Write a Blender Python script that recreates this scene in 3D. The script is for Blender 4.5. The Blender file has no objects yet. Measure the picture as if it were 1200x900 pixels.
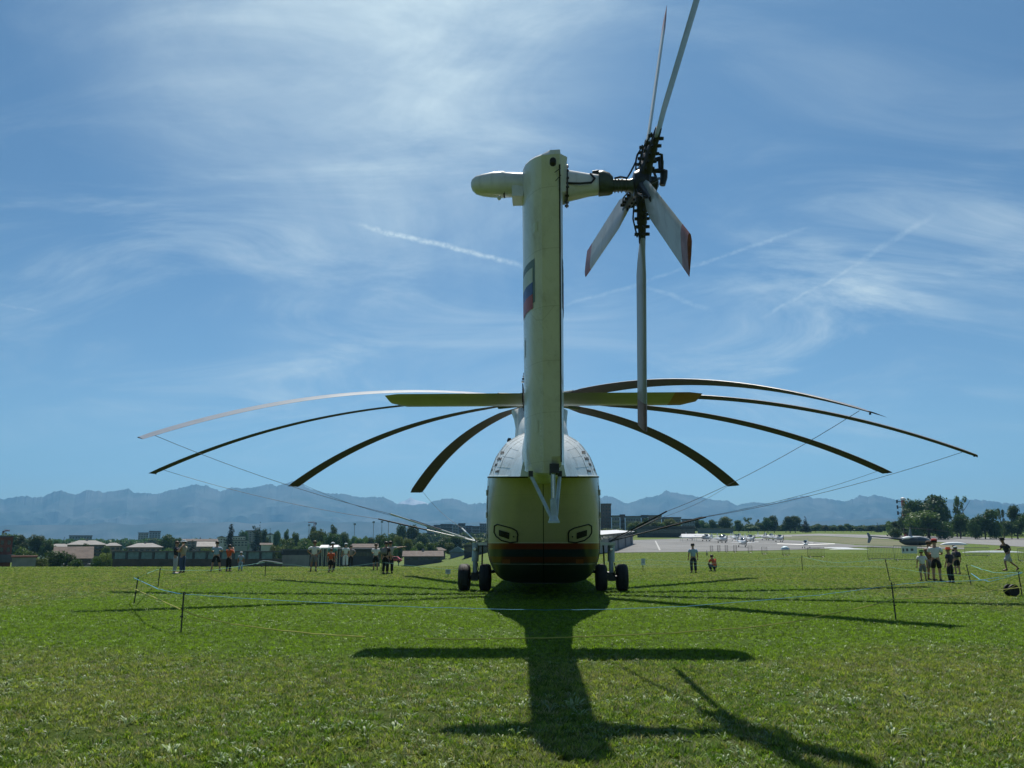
import bpy, bmesh, math, random
import numpy as np
from mathutils import Vector, Matrix, noise as mn

random.seed(7)
R = math.radians
S = bpy.context.scene
COL = S.collection

# ------------------------------------------------------------------ camera
F_PX = 970.0                       # focal length in photo pixels (1200 x 900)
HOR = 637.0                        # row of the true horizon
PITCH = math.atan((HOR - 450) / F_PX)
CAM_H = 1.7
cam_d = bpy.data.cameras.new('camera')
cam = bpy.data.objects.new('camera', cam_d); COL.objects.link(cam)
cam.location = (0, 0, CAM_H)
cam.rotation_euler = (R(90) + PITCH, 0, 0)
cam_d.sensor_fit = 'HORIZONTAL'; cam_d.sensor_width = 36.0
cam_d.lens = 36.0 * F_PX / 1200.0
cam_d.clip_start = 0.05; cam_d.clip_end = 40000
S.camera = cam

# ------------------------------------------------------------------ light
SUN_EL, SUN_AZ = 58.5, 0.0          # azimuth measured from +Y towards +X
W = bpy.data.worlds.new('World'); S.world = W; W.use_nodes = True
sun_d = bpy.data.lights.new('sun', 'SUN'); sun_d.energy = 5.0; sun_d.angle = R(0.53)
sun_d.color = (1.0, 0.95, 0.87)
sun = bpy.data.objects.new('sun', sun_d); COL.objects.link(sun)
sd = Vector((math.sin(R(SUN_AZ)) * math.cos(R(SUN_EL)), math.cos(R(SUN_AZ)) * math.cos(R(SUN_EL)), math.sin(R(SUN_EL))))
sun.rotation_euler = (-sd).to_track_quat('-Z', 'Y').to_euler()
S.view_settings.view_transform = 'Standard'
S.view_settings.look = 'None'
S.view_settings.exposure = 0.24
S.view_settings.gamma = 1.0
S.cycles.max_bounces = 6
S.cycles.diffuse_bounces = 3
S.cycles.glossy_bounces = 2
S.cycles.transmission_bounces = 3
S.cycles.volume_bounces = 0
S.cycles.transparent_max_bounces = 6
S.cycles.caustics_reflective = False
S.cycles.caustics_refractive = False

class NT:
    """small helper for node trees"""
    def __init__(s, t): s.t = t
    def n(s, typ, **k):
        nd = s.t.nodes.new(typ)
        ins = k.pop('ins', None)
        for a, b in k.items(): setattr(nd, a, b)
        if ins:
            for a, b in ins.items(): s.set(nd.inputs[a], b)
        return nd
    def set(s, sock, v):
        if isinstance(v, bpy.types.NodeSocket): s.t.links.new(v, sock)
        elif isinstance(v, bpy.types.Node): s.t.links.new(v.outputs[0], sock)
        else: sock.default_value = v
    def m(s, op, a, b=0.0, c=0.0, clamp=False):
        nd = s.t.nodes.new('ShaderNodeMath'); nd.operation = op; nd.use_clamp = clamp
        s.set(nd.inputs[0], a); s.set(nd.inputs[1], b); s.set(nd.inputs[2], c)
        return nd.outputs[0]
    def ss(s, v, a, b, to0=0.0, to1=1.0):
        nd = s.n('ShaderNodeMapRange', interpolation_type='SMOOTHSTEP')
        s.set(nd.inputs[0], v); nd.inputs[1].default_value = a; nd.inputs[2].default_value = b
        nd.inputs[3].default_value = to0; nd.inputs[4].default_value = to1
        return nd.outputs[0]
    def mix(s, f, a, b):
        nd = s.n('ShaderNodeMix', data_type='RGBA')
        s.set(nd.inputs[0], f); s.set(nd.inputs[6], a); s.set(nd.inputs[7], b)
        return nd.outputs[2]

def c4(c): return (c[0], c[1], c[2], 1.0)

# -- sky: clear summer sky with thin cirrus and old contrails
w = NT(W.node_tree)
for nd in list(W.node_tree.nodes): W.node_tree.nodes.remove(nd)
sky = w.n('ShaderNodeTexSky', sky_type='NISHITA')
sky.sun_disc = False; sky.sun_elevation = R(SUN_EL); sky.sun_rotation = R(SUN_AZ)
sky.altitude = 600; sky.air_density = 1.0; sky.dust_density = 1.0; sky.ozone_density = 2.2
tc = w.n('ShaderNodeTexCoord')
sep = w.n('ShaderNodeSeparateXYZ', ins={0: tc.outputs['Generated']})
dx, dy, dz = sep.outputs
den = w.m('MAXIMUM', w.m('ADD', dz, 0.30), 0.02)
px = w.m('DIVIDE', dx, den); py = w.m('DIVIDE', dy, den)
pl = w.n('ShaderNodeCombineXYZ', ins={0: px, 1: py})
def nz(scale_xy, rot, sc, det, rough, dist=0.0, off=(0, 0, 0)):
    mp = w.n('ShaderNodeMapping', ins={0: pl.outputs[0], 1: off})
    mp.inputs[2].default_value = (0, 0, R(rot)); mp.inputs[3].default_value = (scale_xy[0], scale_xy[1], 1)
    t = w.n('ShaderNodeTexNoise', ins={0: mp.outputs[0], 'Scale': sc, 'Detail': det, 'Roughness': rough, 'Distortion': dist})
    return t.outputs[0]
fib = nz((0.7, 1.5), 24, 2.6, 11, 0.62, 0.9)
broad = nz((1, 1), 0, 1.5, 4, 0.5, 0.3, (3.1, 1.7, 0))
veil = nz((0.8, 1.1), -30, 1.7, 8, 0.6, 1.0, (9, 4, 0))
def region(pxx, pyy, r0, r1):
    u = (pxx - 600) / F_PX; v = (450 - pyy) / F_PX
    d = Vector((u, math.cos(PITCH) - v * math.sin(PITCH), math.sin(PITCH) + v * math.cos(PITCH))).normalized()
    dp = w.n('ShaderNodeVectorMath', operation='DOT_PRODUCT', ins={0: tc.outputs['Generated']})
    dp.inputs[1].default_value = d
    return w.ss(dp.outputs['Value'], math.cos(R(r1)), math.cos(R(r0)))
fibm = w.ss(fib, 0.40, 0.82)
broadm = w.ss(broad, 0.35, 0.7)
veilm = w.ss(veil, 0.30, 0.72)
r1_ = region(430, -10, 3, 21)
r2_ = region(1090, 350, 2, 18)
r3_ = region(500, 370, 3, 15)
r4_ = region(250, 390, 2, 15)
cov = w.m('MULTIPLY', fibm, w.m('ADD', 0.13, w.m('MULTIPLY', broadm, 0.30)))
cov = w.m('ADD', cov, w.m('MULTIPLY', r1_, w.m('ADD', 0.20, w.m('MULTIPLY', w.m('MULTIPLY', veilm, w.m('ADD', fibm, 0.6)), 0.55))))
cov = w.m('ADD', cov, w.m('MULTIPLY', r2_, w.m('MULTIPLY', w.m('MULTIPLY', fibm, w.m('ADD', broadm, .3)), 0.55)))
cov = w.m('ADD', cov, w.m('MULTIPLY', r3_, w.m('MULTIPLY', w.m('ADD', fibm, veilm), 0.24)))
cov = w.m('ADD', cov, w.m('MULTIPLY', r4_, w.m('MULTIPLY', fibm, 0.25)))
cov = w.m('ADD', cov, 0.03)
# contrails: thin straight lines, given by two directions each (distance to the great circle between them)
def pdir(pxx, pyy):
    u = (pxx - 600) / F_PX; v = (450 - pyy) / F_PX
    return Vector((u, math.cos(PITCH) - v * math.sin(PITCH), math.sin(PITCH) + v * math.cos(PITCH))).normalized()
jit = w.n('ShaderNodeTexNoise', ins={0: tc.outputs['Generated'], 'Scale': 26.0, 'Detail': 5.0, 'Roughness': 0.65})
jit2 = w.n('ShaderNodeTexNoise', ins={0: tc.outputs['Generated'], 'Scale': 120.0, 'Detail': 4.0, 'Roughness': 0.7})
def contrail(a, b, width, amt, wob=0.011):
    A, B = pdir(*a), pdir(*b)
    nrm = A.cross(B).normalized(); mid = (A + B).normalized(); half = A.angle(B) / 2
    dpn = w.n('ShaderNodeVectorMath', operation='DOT_PRODUCT', ins={0: tc.outputs['Generated']}); dpn.inputs[1].default_value = nrm
    dd = w.m('ABSOLUTE', w.m('ADD', dpn.outputs['Value'], w.m('MULTIPLY', w.m('SUBTRACT', jit.outputs[0], 0.5), wob)))
    dm = w.n('ShaderNodeVectorMath', operation='DOT_PRODUCT', ins={0: tc.outputs['Generated']}); dm.inputs[1].default_value = mid
    inr = w.ss(dm.outputs['Value'], math.cos(half), math.cos(half * 0.55))
    line = w.ss(dd, 0.0, width, 1.0, 0.0)
    return w.m('MULTIPLY', w.m('MULTIPLY', line, inr), w.m('MULTIPLY', w.ss(jit2.outputs[0], 0.2, 0.7), amt))
for a, b, wd, am in [((405, 260), (625, 314), .0045, .62), ((640, 366), (830, 306), .003, .2), ((800, 316), (960, 262), .0035, .22),
                     ((885, 376), (1015, 305), .003, .25), ((1000, 312), (1100, 248), .005, .2), ((752, 334), (840, 366), .004, .2),
                     ((-60, 345), (60, 368), .0025, .2)]:
    cov = w.m('ADD', cov, contrail(a, b, wd, am))
upper = w.ss(dz, 0.03, 0.16)
cov = w.m('MULTIPLY', cov, upper, clamp=True)
tcol = w.mix(w.ss(dz, 0.02, 0.42), (0.80, 1.06, 1.15, 1), (0.50, 0.78, 0.95, 1))
tint = w.mix(1.0, sky.outputs[0], tcol); tn = tint.node; tn.blend_type = 'MULTIPLY'; tn.clamp_result = False
cloudcol = (8.6, 10.2, 10.8, 1)
final = w.mix(cov, tint, cloudcol)
bg = w.n('ShaderNodeBackground', ins={0: final, 1: 0.0605})
outw = w.n('ShaderNodeOutputWorld', ins={0: bg.outputs[0]})

# ------------------------------------------------------------------ pixel helpers (photo pixels -> places in the world)
CP, SP = math.cos(PITCH), math.sin(PITCH)
def ray(x, y):
    u = (x - 600) / F_PX; v = (450 - y) / F_PX
    return Vector((u, CP - v * SP, SP + v * CP))
def at(x, y, Y):
    d = ray(x, y); k = Y / d.y
    return Vector((d.x * k, Y, CAM_H + d.z * k))
def sst(a, b, x):
    t = min(1, max(0, (x - a) / (b - a))); return t * t * (3 - 2 * t)
def lerp(pts, x):
    if x <= pts[0][0]: return pts[0][1]
    for (a, b), (c, d) in zip(pts, pts[1:]):
        if x <= c: return b + (d - b) * (x - a) / (c - a)
    return pts[-1][1]
LP = [(0, 0), (62, 0), (70, -.2), (100, -3.4), (200, -4.4), (600, -8), (2000, -30), (9000, -60)]
RP = [(0, 0), (135, 0), (165, .12), (300, 3.2), (450, 7.2), (560, 9.8), (640, 10.5), (900, 6), (2000, -25), (9000, -60)]
def terrain(x, y):
    if y <= 1: return 0.0
    s = sst(-.12, .02, x / y)
    return lerp(LP, y) * (1 - s) + lerp(RP, y) * s
def gnd(x, y):
    """where the line of sight through a photo pixel meets the terrain"""
    d = ray(x, y); prev = 2.0
    Y = 2.0
    while Y < 1500:
        p = CAM_H + d.z * Y / d.y
        if p < terrain(d.x / d.y * Y, Y): break
        prev = Y; Y *= 1.01
    lo, hi = prev, Y
    for _ in range(30):
        m = (lo + hi) / 2
        if CAM_H + d.z * m / d.y < terrain(d.x / d.y * m, m): hi = m
        else: lo = m
    X = d.x / d.y * hi
    return Vector((X, hi, terrain(X, hi)))
def onground(px_, Y):
    X = (px_ - 600) / F_PX * (CP * Y) if False else 0
    # column px_ at distance Y on the terrain
    for _ in range(4):
        z = terrain(X, Y); X = (px_ - 600) / F_PX * (CP * Y + SP * (z - CAM_H))
    return Vector((X, Y, terrain(X, Y)))

# ------------------------------------------------------------------ materials
MATS = {}
def mat(name, col, rough=0.6, var=0.0, scale=5.0, spec=0.5, metal=0.0, bump=0.0, col2=None, bscale=None, detail=5.0, coord='Object', trans=0.0, coat=0.0, rnd=0.0):
    if name in MATS: return MATS[name]
    m = bpy.data.materials.new(name); m.use_nodes = True
    t = NT(m.node_tree); b = m.node_tree.nodes['Principled BSDF']
    b.inputs['Roughness'].default_value = rough; b.inputs['Metallic'].default_value = metal
    b.inputs['Specular IOR Level'].default_value = spec
    b.inputs['Coat Weight'].default_value = coat
    col2 = col2 or tuple(v * (1 - var) for v in col)
    tc = t.n('ShaderNodeTexCoord')
    nz = t.n('ShaderNodeTexNoise', ins={0: tc.outputs[coord], 'Scale': scale, 'Detail': detail, 'Roughness': 0.6})
    f = t.ss(nz.outputs[0], 0.33, 0.67)
    c = t.mix(f, c4(col), c4(col2))
    if rnd:
        oi = t.n('ShaderNodeObjectInfo')
        hs = t.n('ShaderNodeHueSaturation', ins={4: c, 2: t.m('ADD', 1 - rnd, t.m('MULTIPLY', oi.outputs['Random'], 2 * rnd)),
                                                 0: t.m('ADD', 0.5 - rnd * .06, t.m('MULTIPLY', oi.outputs['Random'], rnd * .12))})
        c = hs.outputs[0]
    t.set(b.inputs['Base Color'], c)
    t.set(b.inputs['Roughness'], t.m('ADD', rough - 0.06, t.m('MULTIPLY', nz.outputs[0], 0.12)))
    if bump:
        n2 = t.n('ShaderNodeTexNoise', ins={0: tc.outputs[coord], 'Scale': bscale or scale * 4, 'Detail': 5.0})
        bp = t.n('ShaderNodeBump', ins={'Height': n2.outputs[0], 'Distance': bump})
        t.set(b.inputs['Normal'], bp.outputs[0])
    if trans:
        tr = t.n('ShaderNodeBsdfTranslucent', ins={0: c}); mx = t.n('ShaderNodeMixShader', ins={0: trans, 1: b.outputs[0], 2: tr.outputs[0]})
        out = m.node_tree.nodes['Material Output']; t.set(out.inputs[0], mx.outputs[0])
    MATS[name] = m
    return m

# ------------------------------------------------------------------ object helpers
def tag(o, label=None, cat=None, group=None, kind=None):
    if label: o['label'] = label
    if cat: o['category'] = cat
    if group: o['group'] = group
    if kind: o['kind'] = kind
    return o
def empty(name, loc=(0, 0, 0), rz=0, label=None, cat=None, group=None):
    o = bpy.data.objects.new(name, None); COL.objects.link(o)
    o.location = loc; o.rotation_euler = (0, 0, rz); o.empty_display_size = .3
    return tag(o, label, cat, group)
def link(name, me, parent=None, loc=None, rot=None, scale=None, m=None):
    o = bpy.data.objects.new(name, me); COL.objects.link(o)
    if parent is not None: o.parent = parent
    if loc is not None: o.location = loc
    if rot is not None: o.rotation_euler = rot
    if scale is not None: o.scale = scale
    if m is not None:
        if len(me.materials) == 0: me.materials.append(m)
        else:
            o.material_slots[0].link = 'OBJECT'; o.material_slots[0].material = m
    return o
class MB:
    """collects simple shapes into one mesh"""
    def __init__(s): s.v = []; s.f = []; s.mi = []; s.cur = 0
    def add(s, vs, fs):
        k = len(s.v); s.v += [tuple(v) for v in vs]; s.f += [tuple(i + k for i in f) for f in fs]; s.mi += [s.cur] * len(fs)
    def box(s, a, b):
        (x0, y0, z0), (x1, y1, z1) = a, b
        s.add([(x0, y0, z0), (x1, y0, z0), (x1, y1, z0), (x0, y1, z0), (x0, y0, z1), (x1, y0, z1), (x1, y1, z1), (x0, y1, z1)],
              [(0, 3, 2, 1), (4, 5, 6, 7), (0, 1, 5, 4), (1, 2, 6, 5), (2, 3, 7, 6), (3, 0, 4, 7)])
    def tube(s, pts, rad, n=8, caps=True, flat=1.0):
        pts = [Vector(p) for p in pts]
        if not hasattr(rad, '__len__'): rad = [rad] * len(pts)
        rings = []; up0 = None
        for i, p in enumerate(pts):
            d = (pts[min(i + 1, len(pts) - 1)] - pts[max(i - 1, 0)])
            d = d.normalized() if d.length > 1e-9 else Vector((0, 0, 1))
            if up0 is None: up0 = Vector((0, 0, 1)) if abs(d.z) < .9 else Vector((1, 0, 0))
            a = d.cross(up0).normalized(); b = a.cross(d).normalized(); up0 = b
            rings.append([p + (a * math.cos(2 * math.pi * j / n) + b * math.sin(2 * math.pi * j / n) * flat) * rad[i] for j in range(n)])
        s.loft(rings, caps)
    def loft(s, rings, caps=True, closed=True):
        n = len(rings[0]); vs = [v for r in rings for v in r]; fs = []
        for i in range(len(rings) - 1):
            for j in range(n if closed else n - 1):
                k = (j + 1) % n
                fs.append((i * n + j, i * n + k, (i + 1) * n + k, (i + 1) * n + j))
        if caps and closed:
            fs.append(tuple(range(n - 1, -1, -1))); fs.append(tuple((len(rings) - 1) * n + j for j in range(n)))
        s.add(vs, fs)
    def lathe(s, prof, n=16, axis='z', c=(0, 0, 0)):
        rings = []
        for r, h in prof:
            ring = []
            for j in range(n):
                a = 2 * math.pi * j / n; u, v = r * math.cos(a), r * math.sin(a)
                p = {'z': (u, v, h), 'x': (h, u, v), 'y': (v, h, u)}[axis]
                ring.append((p[0] + c[0], p[1] + c[1], p[2] + c[2]))
            rings.append(ring)
        s.loft(rings)
    def mesh(s, name, mats=None, smooth=False, bevel=0):
        me = bpy.data.meshes.new(name); me.from_pydata(s.v, [], s.f)
        bm = bmesh.new(); bm.from_mesh(me)
        bmesh.ops.recalc_face_normals(bm, faces=bm.faces)
        if bevel:
            es = [e for e in bm.edges if len(e.link_faces) == 2 and e.calc_face_angle(0) > .6]
            bmesh.ops.bevel(bm, geom=es, offset=bevel, segments=2, affect='EDGES', profile=.6)
        bm.to_mesh(me); bm.free()
        if mats is not None:
            if not isinstance(mats, (list, tuple)): mats = [mats]
            for m in mats: me.materials.append(m)
            if not bevel and len(mats) > 1:
                for p, i in zip(me.polygons, s.mi): p.material_index = i
        if smooth:
            for p in me.polygons: p.use_smooth = True
            me.set_sharp_from_angle(angle=R(38 if smooth is True else smooth))
        return me
    def build(s, name, mats, parent=None, smooth=False, bevel=0, loc=None, rot=None, **k):
        return tag(link(name, s.mesh(name, mats, smooth, bevel), parent, loc, rot), **k)
def copy_tree(o, parent=None, kids={}):
    c = o.copy(); COL.objects.link(c)
    if parent is not None: c.parent = parent
    for ch in [x for x in bpy.data.objects if x.parent == o]: copy_tree(ch, c)
    return c
# ------------------------------------------------------------------ ground and terrain
def lush_mask(t, P, n1):
    """the untrodden, greener grass inside the ropes"""
    sp = t.n('ShaderNodeSeparateXYZ', ins={0: P})
    ex = t.m('DIVIDE', t.m('SUBTRACT', sp.outputs[0], -0.5), 13.0); ey = t.m('DIVIDE', t.m('SUBTRACT', sp.outputs[1], 27.0), 14.0)
    e = t.m('ADD', t.m('POWER', t.m('ABSOLUTE', ex), 3.0), t.m('POWER', t.m('ABSOLUTE', ey), 3.0))
    return t.ss(t.m('ADD', e, t.m('MULTIPLY', t.m('SUBTRACT', n1, .5), 1.3)), 1.25, 0.8)
def grass_ground_material():
    m = bpy.data.materials.new('meadow'); m.use_nodes = True
    t = NT(m.node_tree); b = m.node_tree.nodes['Principled BSDF']
    g = t.n('ShaderNodeNewGeometry'); P = g.outputs['Position']
    n1 = t.n('ShaderNodeTexNoise', ins={0: P, 'Scale': 0.22, 'Detail': 6.0, 'Roughness': .62})
    n2 = t.n('ShaderNodeTexNoise', ins={0: P, 'Scale': 1.7, 'Detail': 7.0, 'Roughness': .7})
    n3 = t.n('ShaderNodeTexNoise', ins={0: P, 'Scale': 26.0, 'Detail': 6.0, 'Roughness': .75})
    n4 = t.n('ShaderNodeTexNoise', ins={0: P, 'Scale': 0.9, 'Detail': 8.0, 'Roughness': .7})
    sp = t.n('ShaderNodeSeparateXYZ', ins={0: P})
    # lush patch inside the ropes
    ex = t.m('DIVIDE', t.m('SUBTRACT', sp.outputs[0], 0.0), 15.0); ey = t.m('DIVIDE', t.m('SUBTRACT', sp.outputs[1], 27.0), 13.5)
    e = t.m('ADD', t.m('POWER', t.m('ABSOLUTE', ex), 3.0), t.m('POWER', t.m('ABSOLUTE', ey), 3.0))
    e = t.m('ADD', e, t.m('MULTIPLY', t.m('SUBTRACT', n1.outputs[0], .5), 1.6))
    lush = lush_mask(t, P, n1.outputs[0])
    green = (0.100, 0.168, 0.011, 1); lg = (0.098, 0.178, 0.009, 1); olive = (0.135, 0.175, 0.03, 1); straw = (0.16, 0.17, 0.06, 1); dark = (0.022, 0.045, 0.005, 1)
    c = t.mix(t.ss(n1.outputs[0], .38, .62), green, olive)
    c = t.mix(lush, c, lg)
    c = t.mix(t.m('MULTIPLY', t.ss(n2.outputs[0], .5, .75), t.m('SUBTRACT', 0.75, t.m('MULTIPLY', lush, .5))), c, straw)
    c = t.mix(t.m('MULTIPLY', t.ss(n3.outputs[0], .62, .35), .6), c, dark)
    c = t.mix(t.m('MULTIPLY', t.ss(n4.outputs[0], .60, .68), t.m('SUBTRACT', .8, lush)), c, (0.20, 0.15, 0.085, 1))
    t.set(b.inputs['Base Color'], c); b.inputs['Roughness'].default_value = .75; b.inputs['Specular IOR Level'].default_value = .08
    bp = t.n('ShaderNodeBump', ins={'Height': t.m('ADD', n3.outputs[0], t.m('MULTIPLY', n2.outputs[0], 1.0)), 'Distance': .11, 'Strength': .9})
    t.set(b.inputs['Normal'], bp.outputs[0])
    return m
M_MEADOW = grass_ground_material()

def make_ground():
    rs = [0.0]; r = 1.5
    while r < 9000: rs.append(r); r *= 1.045
    na = 220; vs = [(0, 0, 0)]; fs = []
    for r in rs[1:]:
        for j in range(na):
            a = 2 * math.pi * j / na; x, y = r * math.cos(a), r * math.sin(a)
            h = terrain(x, y) if y > 0 else 0.0
            vs.append((x, y, h))
    for j in range(na): fs.append((0, 1 + j, 1 + (j + 1) % na))
    for i in range(len(rs) - 2):
        for j in range(na):
            a = 1 + i * na + j; b = 1 + i * na + (j + 1) % na
            fs.append((a, a + na, b + na, b))
    me = bpy.data.meshes.new('ground'); me.from_pydata(vs, [], fs); me.materials.append(M_MEADOW)
    for p in me.polygons: p.use_smooth = True
    return tag(link('ground', me), 'mown grass airfield meadow sloping up to the runway', kind='structure')
make_ground()

def draped(name, top, bot, m, lift=.05, label=None, nx=48, ny=8):
    """a sheet between two polylines of photo pixels, laid on the terrain"""
    def pl(pts, t):
        L = [0]
        for a, b in zip(pts, pts[1:]): L.append(L[-1] + abs(b[0] - a[0]) + 1e-6)
        s = t * L[-1]
        for i in range(len(pts) - 1):
            if s <= L[i + 1] + 1e-9:
                k = (s - L[i]) / (L[i + 1] - L[i]); return (pts[i][0] + (pts[i + 1][0] - pts[i][0]) * k, pts[i][1] + (pts[i + 1][1] - pts[i][1]) * k)
        return pts[-1]
    vs, fs = [], []
    for i in range(nx + 1):
        a = gnd(*pl(top, i / nx)); b = gnd(*pl(bot, i / nx))
        for j in range(ny + 1):
            q = a.lerp(b, j / ny); vs.append((q.x, q.y, terrain(q.x, q.y) + lift))
    for i in range(nx):
        for j in range(ny):
            k = i * (ny + 1) + j; fs.append((k, k + 1, k + ny + 2, k + ny + 1))
    me = bpy.data.meshes.new(name); me.from_pydata(vs, [], fs); me.materials.append(m)
    return tag(link(name, me), label, kind='structure')
def slabs(m, size):
    t = NT(m.node_tree); b = m.node_tree.nodes['Principled BSDF']; src = b.inputs['Base Color'].links[0].from_socket
    g = t.n('ShaderNodeNewGeometry'); br = t.n('ShaderNodeTexBrick', ins={0: g.outputs['Position'], 'Scale': 1.0, 'Mortar Size': .12, 'Brick Width': size, 'Row Height': size}); br.offset = 0
    n = t.n('ShaderNodeTexNoise', ins={0: g.outputs['Position'], 'Scale': .09, 'Detail': 8.0, 'Roughness': .75})
    f = t.m('ADD', t.m('MULTIPLY', br.outputs['Fac'], .5), t.m('MULTIPLY', t.ss(n.outputs[0], .55, .7), .45), clamp=True)
    t.set(b.inputs['Base Color'], t.mix(f, src, (.05, .05, .047, 1)))
M_TARMAC = mat('apron_tarmac', (0.17, 0.17, 0.163), .85, .25, .05, bump=.01, bscale=8, col2=(0.125, 0.125, 0.12))
M_RUNWAY = mat('runway_concrete', (0.205, 0.20, 0.19), .85, .2, .04, col2=(0.16, 0.157, 0.15))
M_DRY = mat('dry_verge_grass', (0.13, 0.12, 0.055), .9, .3, .08, col2=(0.08, 0.095, 0.03), bump=.05, bscale=3)
M_WHITE_LINE = mat('white_marking_paint', (0.38, 0.38, 0.36), .7, .1, 2)
slabs(M_TARMAC, 7.5); slabs(M_RUNWAY, 9)
draped('apron', [(700, 637), (745, 633), (800, 631), (860, 630.5), (900, 631.5), (945, 634), (1000, 638.5)],
       [(690, 648.3), (745, 647.6), (800, 647), (860, 646), (900, 645.2), (945, 644), (1005, 641.5)], M_TARMAC, .06, 'pale grey aircraft parking apron beyond the meadow')
draped('runway', [(850, 628.5), (960, 625.5), (1060, 627.5), (1200, 631), (1330, 635)],
       [(850, 630), (960, 628), (1060, 633), (1200, 641), (1330, 648)], M_RUNWAY, .05, 'pale concrete runway crossing the airfield to the right')
draped('verge', [(905, 629), (960, 628.6), (1010, 631.2), (1060, 634), (1130, 638)],
       [(905, 630.5), (950, 633.8), (1010, 638.4), (1060, 640.5), (1130, 644)], M_DRY, .03, 'dry tan grass wedge between taxiway and runway')
draped('taxiway', [(1000, 639), (1060, 641.0), (1130, 642.4)], [(1000, 641.2), (1060, 642.6), (1130, 643.6)], M_TARMAC, .07, 'narrow grey taxiway along the meadow edge', ny=3)
# painted lines on the apron
def ground_line(name, a, b, w_, m, lift, label):
    A, B = gnd(*a), gnd(*b); d = (B - A); d.z = 0; n = Vector((-d.y, d.x, 0)).normalized() * w_ / 2
    vs, fs = [], []
    for i in range(17):
        q = A.lerp(B, i / 16)
        for s_ in (-1, 1): vs.append((q.x + n.x * s_, q.y + n.y * s_, terrain(q.x, q.y) + lift))
    for i in range(16): fs.append((2 * i, 2 * i + 1, 2 * i + 3, 2 * i + 2))
    me = bpy.data.meshes.new(name); me.from_pydata(vs, [], fs); me.materials.append(m)
    tag(link(name, me), label, kind='structure')
ground_line('road_marking', (768, 634), (774, 646.5), .35, M_WHITE_LINE, .075, 'faint painted guide line crossing the apron')
ground_line('road_marking', (705, 645), (960, 640), .3, M_WHITE_LINE, .085, 'thin pale line along the apron')
ground_line('road_marking', (990, 627), (1190, 635.5), .9, M_WHITE_LINE, .065, 'white runway centre line')

# ------------------------------------------------------------------ mountains (ridge lines read off the photo, at their real bearings)
RIDGE = [(0,585),(12,582),(22,581),(32,583),(45,582),(50,579),(65,574.5),(82,580),(95,574.5),(107,575),(115,577),(132,575),(145,572.5),(151,577),(180,579),(192,575),(212,570.5),(225,567.5),(240,570),(254,576),(267,571),(280,572.5),(295,571),(310,567),(320,569.5),(340,564),(346,566),(360,572.5),(380,578),(402,579),(420,583),(440,582),(452,584),(462,589.5),(480,592),(500,590),(512,586),(520,584.5),(530,584),(550,591),(567,589.5),(600,592),(640,590),(680,588),(702,584),(713,581),(722,583),(732,589),(739,590),(754,584),(774,580.5),(782,575),(791,577),(808,580),(826,583),(839,586),(856,587),(865,592.5),(873,590),(886,588.6),(908,590),(919,587),(936,582.7),(945,581),(960,584),(972,584),(994,588),(1014,580.5),(1022,582),(1031,580),(1048,584),(1061,587),(1090,586),(1135,585),(1157,586),(1187,590),(1200,591)]
M_ROCK = mat('forested_mountain', (0.03, 0.05, 0.04), .95, .3, .0030, col2=(0.10, 0.11, 0.10), detail=9, coord='Object', spec=.1)
M_SNOW = mat('snow_rock', (0.8, 0.8, 0.82), .8, .1, .004, col2=(0.25, 0.27, 0.3), detail=8, spec=.2)
def mountain(name, fy, x0, x1, D, depth, m, label, step=1.6, rough=1.0, seed=0):
    """a range with real depth: a rugged slope in front of and behind the ridge line"""
    vs, fs = [], []; xs = np.arange(x0, x1 + .1, step); nr = 34
    for x in xs:
        d = ray(x, HOR); az = d.x / d.y
        hz = at(x, fy(x), D).z; jg = (1.5 * mn.noise(Vector((x / 6.0, 5, 0))) + 1.3 * mn.noise(Vector((x / 2.4, 9, 0)))) * D / F_PX * (name == 'mountains')
        for j in range(nr + 1):
            t = -1 + 2 * j / nr
            Y = D + t * depth; X = az * D * (1 + t * depth / D)
            prof = max(0, 1 - abs(t)) ** 1.15
            base = -150
            q = Vector((X / 420.0, Y / 420.0, seed))
            rg = mn.fractal(q, 1.0, 2.1, 4)
            gul = (1 - abs(mn.noise(Vector((X / 330.0, Y / 380.0, seed + 4))))) ** 2 - .5
            k = min(1, abs(t) * 2.2)
            z = base + (hz - base) * prof + jg * max(0, 1 - 7 * abs(t)) + (rg * 95 + gul * 70) * rough * k * min(1, (1 - abs(t)) * 4)
            vs.append((X, Y, z))
    n = nr + 1
    for i in range(len(xs) - 1):
        for j in range(nr):
            k = i * n + j; fs.append((k, k + n, k + n + 1, k + 1))
    me = bpy.data.meshes.new(name); me.from_pydata(vs, [], fs); me.materials.append(m)
    return tag(link(name, me), label, kind='structure')
def ridge_y(x):
    if x < 0: return 585 - 4 * math.sin(x / 60.0) - 6 * abs(mn.noise(Vector((x / 40.0, 0, 0))))
    if x > 1200: return 591 - 5 * math.sin((x - 1200) / 70.0) - 4 * abs(mn.noise(Vector((x / 30.0, 2, 0))))
    return lerp(RIDGE, x)
mountain('mountains', ridge_y, -700, 1900, 7000, 1500, M_ROCK, 'long rugged alpine range blue with distance')
SNOW = [(440, 602), (462, 593), (468, 588), (474, 586.5), (480, 582.5), (486, 586), (496, 588), (506, 593), (530, 602)]
mountain('mountain_snow', lambda x: lerp(SNOW, x), 440, 530, 8000, 880, M_SNOW, 'small snow covered peak showing between two darker ridges', step=1.5, rough=.3, seed=9)
FOOT = [(-700, 616), (0, 616), (200, 613), (420, 611), (520, 612), (700, 612), (900, 611), (1060, 608), (1200, 610), (1900, 609)]
mountain('foothills', lambda x: lerp(FOOT, x) + 3 * mn.noise(Vector((x / 35.0, 8, 0))), -700, 1900, 5200, 700, M_ROCK, 'lower wooded foothills in front of the range', step=5, rough=.5, seed=3)

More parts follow.
